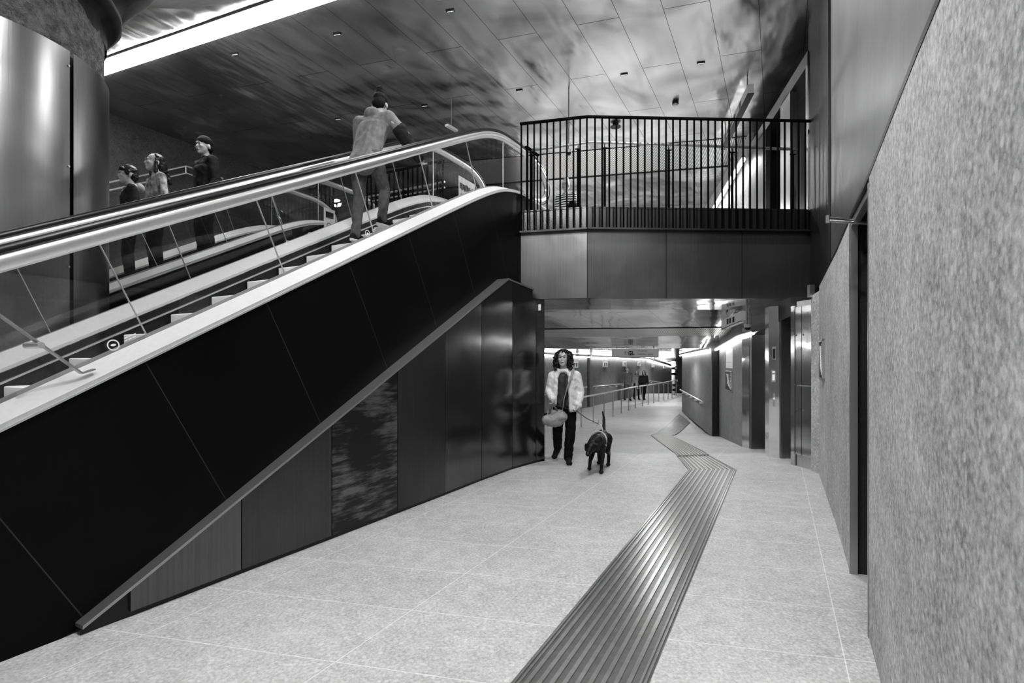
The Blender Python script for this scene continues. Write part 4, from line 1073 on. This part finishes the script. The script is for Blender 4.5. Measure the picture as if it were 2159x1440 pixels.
    for sd in 'lr':
        hp_, kn, an = J['hip_'+sd], J['kn_'+sd], J['an_'+sd]; tr = 1.0 if hems is None else hems
        q.cap(pel, .085*k, hp_, .088*w*k); q.chain([(hp_, .092*w*k), (kn, .063*w*tr*k), (an+(kn-an).normalized()*.0-V((0, 0, .0)), .054*w*tr*k)])
    obj('trousers', q.mesh(vox, 3, .009, 13), bottom, P, True, True)
    for sd in 'lr':
        an, toe = J['an_'+sd], J['toe_'+sd]; q = Blob(); dd = (toe-an); fw = V((dd.x, dd.y, 0)); fw = fw.normalized() if fw.length > .01 else V((0, -1, 0))
        heel = an-fw*.035*k+V((0, 0, -.035))*k
        q.cap(an+V((0, 0, .01)), .046*k, heel+V((0, 0, .01)), .040*k); q.cap(an+V((0, 0, -.01)), .046*k, toe+V((0, 0, .012)), .036*k); q.cap(heel, .038*k, toe, .036*k); q.ell(toe+fw*.01, (.046*k, .055*k, .036*k))
        so = obj('shoe', q.mesh(vox*.9, 2), shoe, P, True, True)
        if sole:
            ax = (toe-heel); L_ = ax.length; ax.normalize(); sd_ = ax.cross(Z3).normalized(); dn_ = sd_.cross(ax); dn_ = -dn_ if dn_.z > 0 else dn_
            bm = B(); n_ = 24; ring = []
            for i in range(n_):
                th = 2*math.pi*i/n_; f = math.cos(th); wv = (.043+.006*f)*k
                ring.append(heel+ax*(L_*.5+f*(L_*.5+.052*k))+sd_*math.sin(th)*wv+dn_*.018*k)
            prism(bm, ring, dn_*.024*k); obj('sole', bm, 'sole', so, False, True)
    return P, J, eh
def stdpose(**kw):
    J = dict(pelvis=(0, 0, .95), chest=(0, 0, 1.25), neck=(0, .01, 1.42), head=(0, -.02, 1.575), sh_l=(.185, 0, 1.36), sh_r=(-.185, 0, 1.36), el_l=(.23, .02, 1.09), el_r=(-.23, .02, 1.09),
             wr_l=(.23, -.06, .86), wr_r=(-.23, -.06, .86), hip_l=(.085, 0, .90), hip_r=(-.085, 0, .90), kn_l=(.10, -.03, .49), kn_r=(-.10, -.03, .49), an_l=(.10, .02, .085), an_r=(-.10, .02, .085),
             toe_l=(.115, -.13, .04), toe_r=(-.115, -.13, .04)); J.update(kw); return J
# 1 woman with the guide dog
WB = V(((1190-CX)/F*7.52, 7.52, 0))
J = stdpose(pelvis=(.0, 0, .93), chest=(-.01, 0, 1.20), neck=(-.01, .0, 1.38), head=(-.02, -.02, 1.535), sh_l=(.175, .01, 1.30), sh_r=(-.17, .01, 1.30),
            el_l=(.235, .0, 1.05), wr_l=(.19, -.12, .855), hd_l=(-.25, -.35, -.9), el_r=(-.225, .03, 1.06), wr_r=(-.19, -.17, .955), hd_r=(.15, -.55, -.6),
            hip_l=(.09, 0, .88), kn_l=(.085, -.03, .48), an_l=(.055, .02, .085), toe_l=(.055, -.14, .035), hip_r=(-.08, 0, .88), kn_r=(-.10, .0, .50), an_r=(-.075, .26, .21), toe_r=(-.13, .16, .075))
P1, J1, e1 = person(WB, 0.0, J, 'woman with curly dark hair and open white jacket walking beside the black dog', .0075, 1.0, 'shirt', 'trou', hair='curly', yaw=math.radians(-14), pitch=math.radians(-10), bulk=.98, hems=1.25, coat_len=.04, sleeve=.75, curls=(.9, .9),
                    hand_side=dict(l=V((0, -1, .2)), r=V((0, -1, .2))))
P1.name = 'person'
# open white jacket over the top
q = Blob()
for sx in (-1, 1):
    for a in srange(.38 if sx > 0 else .80, 2.3, 11):
        P_ = [((sx*math.sin(a)*wv, -math.cos(a)*dv+.012, z+(0 if sx > 0 else z0)), .026) for wv, dv, z, z0 in ((.205, .155, .79, .09), (.190, .15, .95, .05), (.18, .148, 1.12, 0), (.175, .135, 1.25, 0), (.12, .10, 1.345, 0))]
        q.chain(P_)
for a, b_ in zip(srange(-2.3, 2.3, 14), srange(-2.3, 2.3, 14)[1:]): q.cap((math.sin(a)*.10-.01, -math.cos(a)*.08+.02, 1.385-.02*math.cos(a)), .032, (math.sin(b_)*.10-.01, -math.cos(b_)*.08+.02, 1.385-.02*math.cos(b_)), .032)
for sx in (-1, 1): q.cap((sx*.07, .0, 1.35), .045, (sx*.155, .01, 1.295), .068); q.cap((sx*.08, .05, 1.25), .07, (sx*.15, .03, 1.2), .07)
for sd, sx in (('l', 1), ('r', -1)):
    q.chain([(J1['sh_'+sd]-V((0, 0, .012)), .072), (J1['el_'+sd], .062), (J1['wr_'+sd]-(J1['wr_'+sd]-J1['el_'+sd])*.05, .046)])
obj('open_jacket', q.mesh(.0085, 4, .012, 13), 'jwhite', P1, True, True)
q = Blob(); q.cap((-.005, -.118, 1.32), .005, (-.0, -.128, .85), .005); obj('zip', q.mesh(.004, 0), 'ink', P1, True, True)
# handbag with strap
HBp = P1.matrix_world
bg = thing('handbag', WB+V((-.16, -.25, .62)), 'soft pale grey handbag slung across the woman with curly hair', 'handbag')
lw = lambda p: WB+V(p)
q = Blob(); o_ = lw((-.17, -.20, .66)); q.ell(o_+V((0, 0, 0)), (.16, .075, .105)); q.cap(o_+V((-.10, 0, .0)), .075, o_+V((.11, 0, .05)), .085); q.cap(o_+V((.10, 0, .12)), .035, o_+V((-.02, 0, .11)), .04)
obj('bag_body', q.mesh(.007, 3, .008, 12), 'bag', bg, True)
bm = B(); sp = [lw(p) for p in ((-.05, -.22, .79), (-.03, -.205, .95), (.02, -.185, 1.12), (.075, -.165, 1.26), (.12, -.09, 1.38), (.12, .03, 1.40), (.04, .13, 1.2), (-.10, .14, .95), (-.24, -.05, .76), (-.25, -.19, .70))]
sweep(bm, sp, [(.019, -.003), (.019, .003), (-.019, .003), (-.019, -.003)], None); obj('strap', bm, 'bag', bg)
bm = B(); sp = [lw(p) for p in ((-.24, -.2, .73), (-.23, -.25, .82), (-.19, -.27, .87), (-.15, -.25, .84), (-.10, -.2, .75))]; tube(bm, sp, .014, 8); obj('handle', bm, 'mid', bg)
# dog
DBp = V(((1264-CX)/F*7.10, 7.10, 0)); DR = math.radians(-20)
dg_ = thing('dog', DBp, 'black labrador in a pale harness walking on a leash beside the woman', 'dog', DR)
q = Blob()
q.ell((0, -.17, .395), (.105, .15, .135)); q.ell((0, .02, .40), (.105, .17, .118)); q.ell((0, .22, .415), (.098, .13, .115)); q.cap((0, -.1, .40), .11, (0, .22, .43), .09)
q.cap((0, -.24, .43), .095, (-.02, -.38, .41), .075); q.ell((-.025, -.45, .385), (.074, .085, .068)); q.cap((-.03, -.48, .365), .048, (-.04, -.60, .315), .032); q.ell((-.04, -.625, .312), (.024, .018, .018))
q.ell((-.028, -.46, .42), (.055, .05, .03))
for sx in (-1, 1): q.ell((-.025+sx*.078, -.43, .375), (.016, .034, .055)); 
q.chain([((.065, -.20, .35), .062), ((.068, -.17, .24), .037), ((.07, -.22, .12), .026), ((.07, -.23, .045), .024)]); q.ell((.07, -.255, .028), (.032, .045, .026))
q.chain([((-.065, -.20, .35), .062), ((-.07, -.16, .24), .037), ((-.07, -.30, .17), .026), ((-.07, -.33, .10), .023)]); q.ell((-.07, -.345, .075), (.03, .04, .026))
q.chain([((.06, .24, .40), .085), ((.075, .16, .26), .05), ((.075, .32, .17), .028), ((.075, .30, .05), .024)]); q.ell((.075, .275, .028), (.032, .045, .026))
q.chain([((-.06, .24, .40), .085), ((-.075, .19, .27), .05), ((-.075, .36, .17), .028), ((-.075, .38, .05), .024)]); q.ell((-.075, .355, .028), (.032, .045, .026))
q.chain([((0, .31, .46), .034), ((-.01, .40, .54), .026), ((-.02, .46, .66), .020), ((-.04, .47, .76), .012)])
obj('body', q.mesh(.0075, 3, .003, 20), 'fur', dg_, True, True)
q = Blob(); q.ell((-.04, -.642, .318), (.014, .008, .010)); obj('nose', q.mesh(.004, 1), 'ink', dg_, True, True)
for sx in (-1, 1):
    q = Blob(); q.ell((-.028+sx*.033, -.515, .402), (.009, .006, .007)); obj('eye', q.mesh(.003, 0), 'ink', dg_, True, True)
def ringb(c, ru, rv, u, v, a0, a1, w, n=20):
    bm = B(); pts = [V(c)+V(u)*math.cos(a)*ru+V(v)*math.sin(a)*rv for a in srange(a0, a1, n)]; tube(bm, pts, w, 6); return bm
obj('harness', ringb((0, -.13, .41), .122, .140, (1, 0, 0), (0, .25, .97), 0, 2*math.pi, .010), 'harness', dg_, True, True)
obj('harness_handle', ringb((0, -.08, .54), .055, .10, (1, 0, 0), (0, .25, .97), 0, math.pi, .008, 10), 'harness', dg_, True, True)
dm = Matrix.Translation(DBp) @ Matrix.Rotation(DR, 4, 'Z')
ls = thing('leash', WB+V((.1, -.2, .8)), 'flat dark leash running from the woman to the dog harness', 'leash')
hr_ = WB+J1['wr_r']+V((.03, -.05, -.06)); hl_ = WB+J1['wr_l']+V((-.03, -.045, -.07)); dn = dm @ V((0, -.08, .645))
bm = B(); pts = [hr_, hr_*.5+hl_*.5-Z3*.01-V((0, .05, 0)), hl_]; sweep(bm, pts, [(.015, -.002), (.015, .002), (-.015, .002), (-.015, -.002)], None); obj('strap', bm, 'leash', ls)
bm = B(); pts = [hl_, hl_*.5+dn*.5-Z3*.02, dn]; sweep(bm, pts, [(.012, -.002), (.012, .002), (-.012, .002), (-.012, -.002)], None); obj('strap', bm, 'leash', ls)
bm = B(); tube(bm, [dn+Z3*.05, dn], .006, 6); obj('clip', bm, 'steel', ls)

# 2 rider on the near escalator, seen from behind
sR = 4.52; stp = [1.895+.366*k for k in range(-6, 13)]
bs = max(s for s in stp if s <= 4.53); zst = Nz(bs)
bs2 = bs+.366; z2 = Nz(bs2)-zst
RB = W(bs+.07, 4.27, zst); RR = math.atan2(DX, -DY) ; RR = math.radians(180-27.4)
J = stdpose(pelvis=(0, .0, .98), chest=(-.02, -.10, 1.30), neck=(-.03, -.15, 1.46), head=(-.03, -.20, 1.60), sh_l=(.18, -.09, 1.41), sh_r=(-.215, -.13, 1.40),
            el_l=(.24, -.14, 1.14), wr_l=(.20, -.34, 1.02), el_r=(-.34, -.26, 1.22), wr_r=(-.40, -.42, 1.02), hip_l=(.10, 0, .93), hip_r=(-.09, -.02, .94),
            kn_l=(.12, -.02, .52), kn_r=(-.10, -.20, .62), an_l=(.12, .04, .085), an_r=(-.09, -.16, z2+.085-.0), toe_l=(.13, -.11, .04), toe_r=(-.10, -.31, z2+.04))
J = {a: tuple(c*1.045 for c in b) for a, b in J.items()}
P2, J2, e2 = person(RB, RR, J, 'person in a dark knit hat and grey hooded jacket riding up the near escalator', .0085, 1.03, 'gjacket', 'gtrou', hair='hat', hairm='hat', hood=True, coat_len=.15, bulk=1.2, hems=.85, shoe='shoe', face=True, pitch=math.radians(12), yaw=math.radians(22))
q = Blob(); q.chain([(J2['el_r']+(J2['sh_r']-J2['el_r'])*.3, .090), (J2['wr_r'], .066)]); obj('dark_sleeve', q.mesh(.009, 3, .008, 14), 'djacket', P2, True, True)
q = Blob(); q.chain([(J2['el_l'], .084), (J2['wr_l'], .066)]); obj('dark_sleeve', q.mesh(.009, 3, .008, 14), 'djacket', P2, True, True)
q = Blob(); sh = J2['sh_r']; q.cap(sh+(J2['el_r']-sh)*.35+V((0, .055, .01)), .030, sh+(J2['el_r']-sh)*.7+V((0, .05, 0)), .026); obj('sleeve_patch', q.mesh(.008, 2), 'seam', P2, True, True)

# 3-5 riders on the far escalator (coming down)
def erider(x, ytop, t, facing, label, **kw):
    r = ont(x, 400, t); s, _ = st(r.x, r.y)
    k0 = math.floor((s-1.895)/.366); sb = 1.895+.366*k0; z = Nz(sb)
    hgt = H+(HY-ytop)/F*r.y-z
    return W(sb+.18, t, z), hgt
def rider(x, ytop, t, label, rz, **kw):
    loc, hgt = erider(x, ytop, t, 0, label); k = hgt/1.72
    J = stdpose(); J = {a: tuple(c*k for c in b) for a, b in J.items()}
    J.update(kw.pop('pose', {}))
    return person(loc, rz, J, label, .0095, k, **kw)
FR = math.radians(-27.4)
rider(287, 352, 8.05, 'boy with short dark hair in a dark top with pale hood on the far escalator', FR-.35, top='djacket', hair='boy', bulk=.95, hood='lcoat')
rider(352, 330, 8.10, 'long-haired woman in a light patterned jacket on the far escalator', FR-.2, top='lcoat', hair='long', bulk=1.0, pitch=math.radians(-4))
rider(442, 292, 8.10, 'man in a dark knit hat and dark coat on the far escalator', FR-.1, top='djacket', hair='beanie', hairm='hat', bulk=1.15, hood=True, yaw=.25)
# 6-8 walkers in the passage
def walker(x, yfoot, ytop, label, ph, **kw):
    Y = 2.1*F/(yfoot-HY); z = zf(Y); p = V(((x-CX)/F*Y, Y, z)); hgt = H+(HY-ytop)/F*Y-z; k = hgt/1.70
    a = .16*ph
    J = stdpose(kn_l=(.09, -.10*ph, .50), an_l=(.09, -.12*ph if ph > 0 else .22, .085 if ph > 0 else .14), toe_l=(.09, -.12*ph-.14 if ph > 0 else .10, .04), kn_r=(-.09, .02*ph, .49), an_r=(-.09, .18 if ph > 0 else -.1, .12 if ph > 0 else .085), toe_r=(-.10, .06 if ph > 0 else -.24, .05))
    J = {q_: tuple(c*k for c in b) for q_, b in J.items()}
    return person(p, kw.pop('rz', .1), J, label, .016, k, **kw)
walker(1323, 845, 773, 'man with short grey hair in a dark sweater walking in the passage', 1, top='mid', bottom='gtrou', hair='short', hairm='greyhair', bulk=1.05)
walker(1342, 843, 781, 'woman in sunglasses and pale coat, middle of the trio in the passage', 1, top='bag', bottom='trou', hair='long', bulk=1.0)
walker(1357.5, 843.5, 781, 'woman in a dark open coat at the right of the trio in the passage', -1, top='djacket', bottom='trou', hair='long', bulk=1.05)
# 9 person on the upper landing
Yp = 11.0; hgt = H+(HY-383)/F*Yp-UF; k = hgt/1.70
J = {a: tuple(c*k for c in b) for a, b in stdpose().items()}
person(V(((1193-CX)/F*Yp, Yp, UF+.02)), -.5, J, 'person in a white cap and striped knit top on the upper landing', .014, k, 'stripe', 'trou', hair='hat', hairm='white', bulk=1.0)
rs = thing('rucksack', V(((1210-CX)/F*Yp, Yp+.02, UF)), 'black rucksack worn by the person in striped knit top', 'rucksack')
q = Blob(); o_ = V(((1206-CX)/F*Yp, Yp-.12, UF+1.02*k)); q.ell(o_, (.13, .10, .2)); q.cap(o_+V((.0, 0, .1)), .08, o_+V((0, 0, -.12)), .1); obj('bag_body', q.mesh(.014, 2), 'trou', rs, True)

# ------------------------------------------------------------------ lights
def area(loc, rot, size, sy, e):
    l = bpy.data.lights.new('lamp', 'SPOT'); l.spot_size = math.radians(165); l.spot_blend = .5; l.shadow_soft_size = .12; l.energy = e*2.4
    o = bpy.data.objects.new('fill_lamp', l); C.objects.link(o); o.location = loc; o.rotation_euler = rot; return o
wd_ = bpy.data.worlds.new('world'); bpy.context.scene.world = wd_; wd_.use_nodes = True
wd_.node_tree.nodes['Background'].inputs[0].default_value = (.5, .5, .5, 1); wd_.node_tree.nodes['Background'].inputs[1].default_value = .15
# added fill spots without fittings, brightening the hall, the landing and the passage
for (x, y, z, e) in ((0, 2.0, 6.3, 160), (2.2, 6.0, 6.3, 130), (2.5, 11.5, 6.3, 120), (3.5, 18, 6.3, 260), (0, 21, 6.3, 200), (-5, 8.5, 6.3, 40), (-1, -2.5, 6.3, 140)):
    area((x, y, z), (0, 0, 0), 1.2, 1.2, e)
for (x, y, z, e) in ((2.6, 9.2, 2.38, 22), (3.2, 12.0, 2.05, 26), (5, 17, 1.78, 40), (7.5, 25, 1.72, 75), (10, 32, 1.6, 70), (14.0, 43.5, .75, 70)):
    area((x, y, z), (0, 0, 0), 1.0, 1.6, e)
bpy.context.scene.cycles.transparent_max_bounces = 32
vs = bpy.context.scene.view_settings; vs.view_transform = 'Standard'; vs.look = 'Medium High Contrast'; vs.exposure = 0; vs.gamma = 1
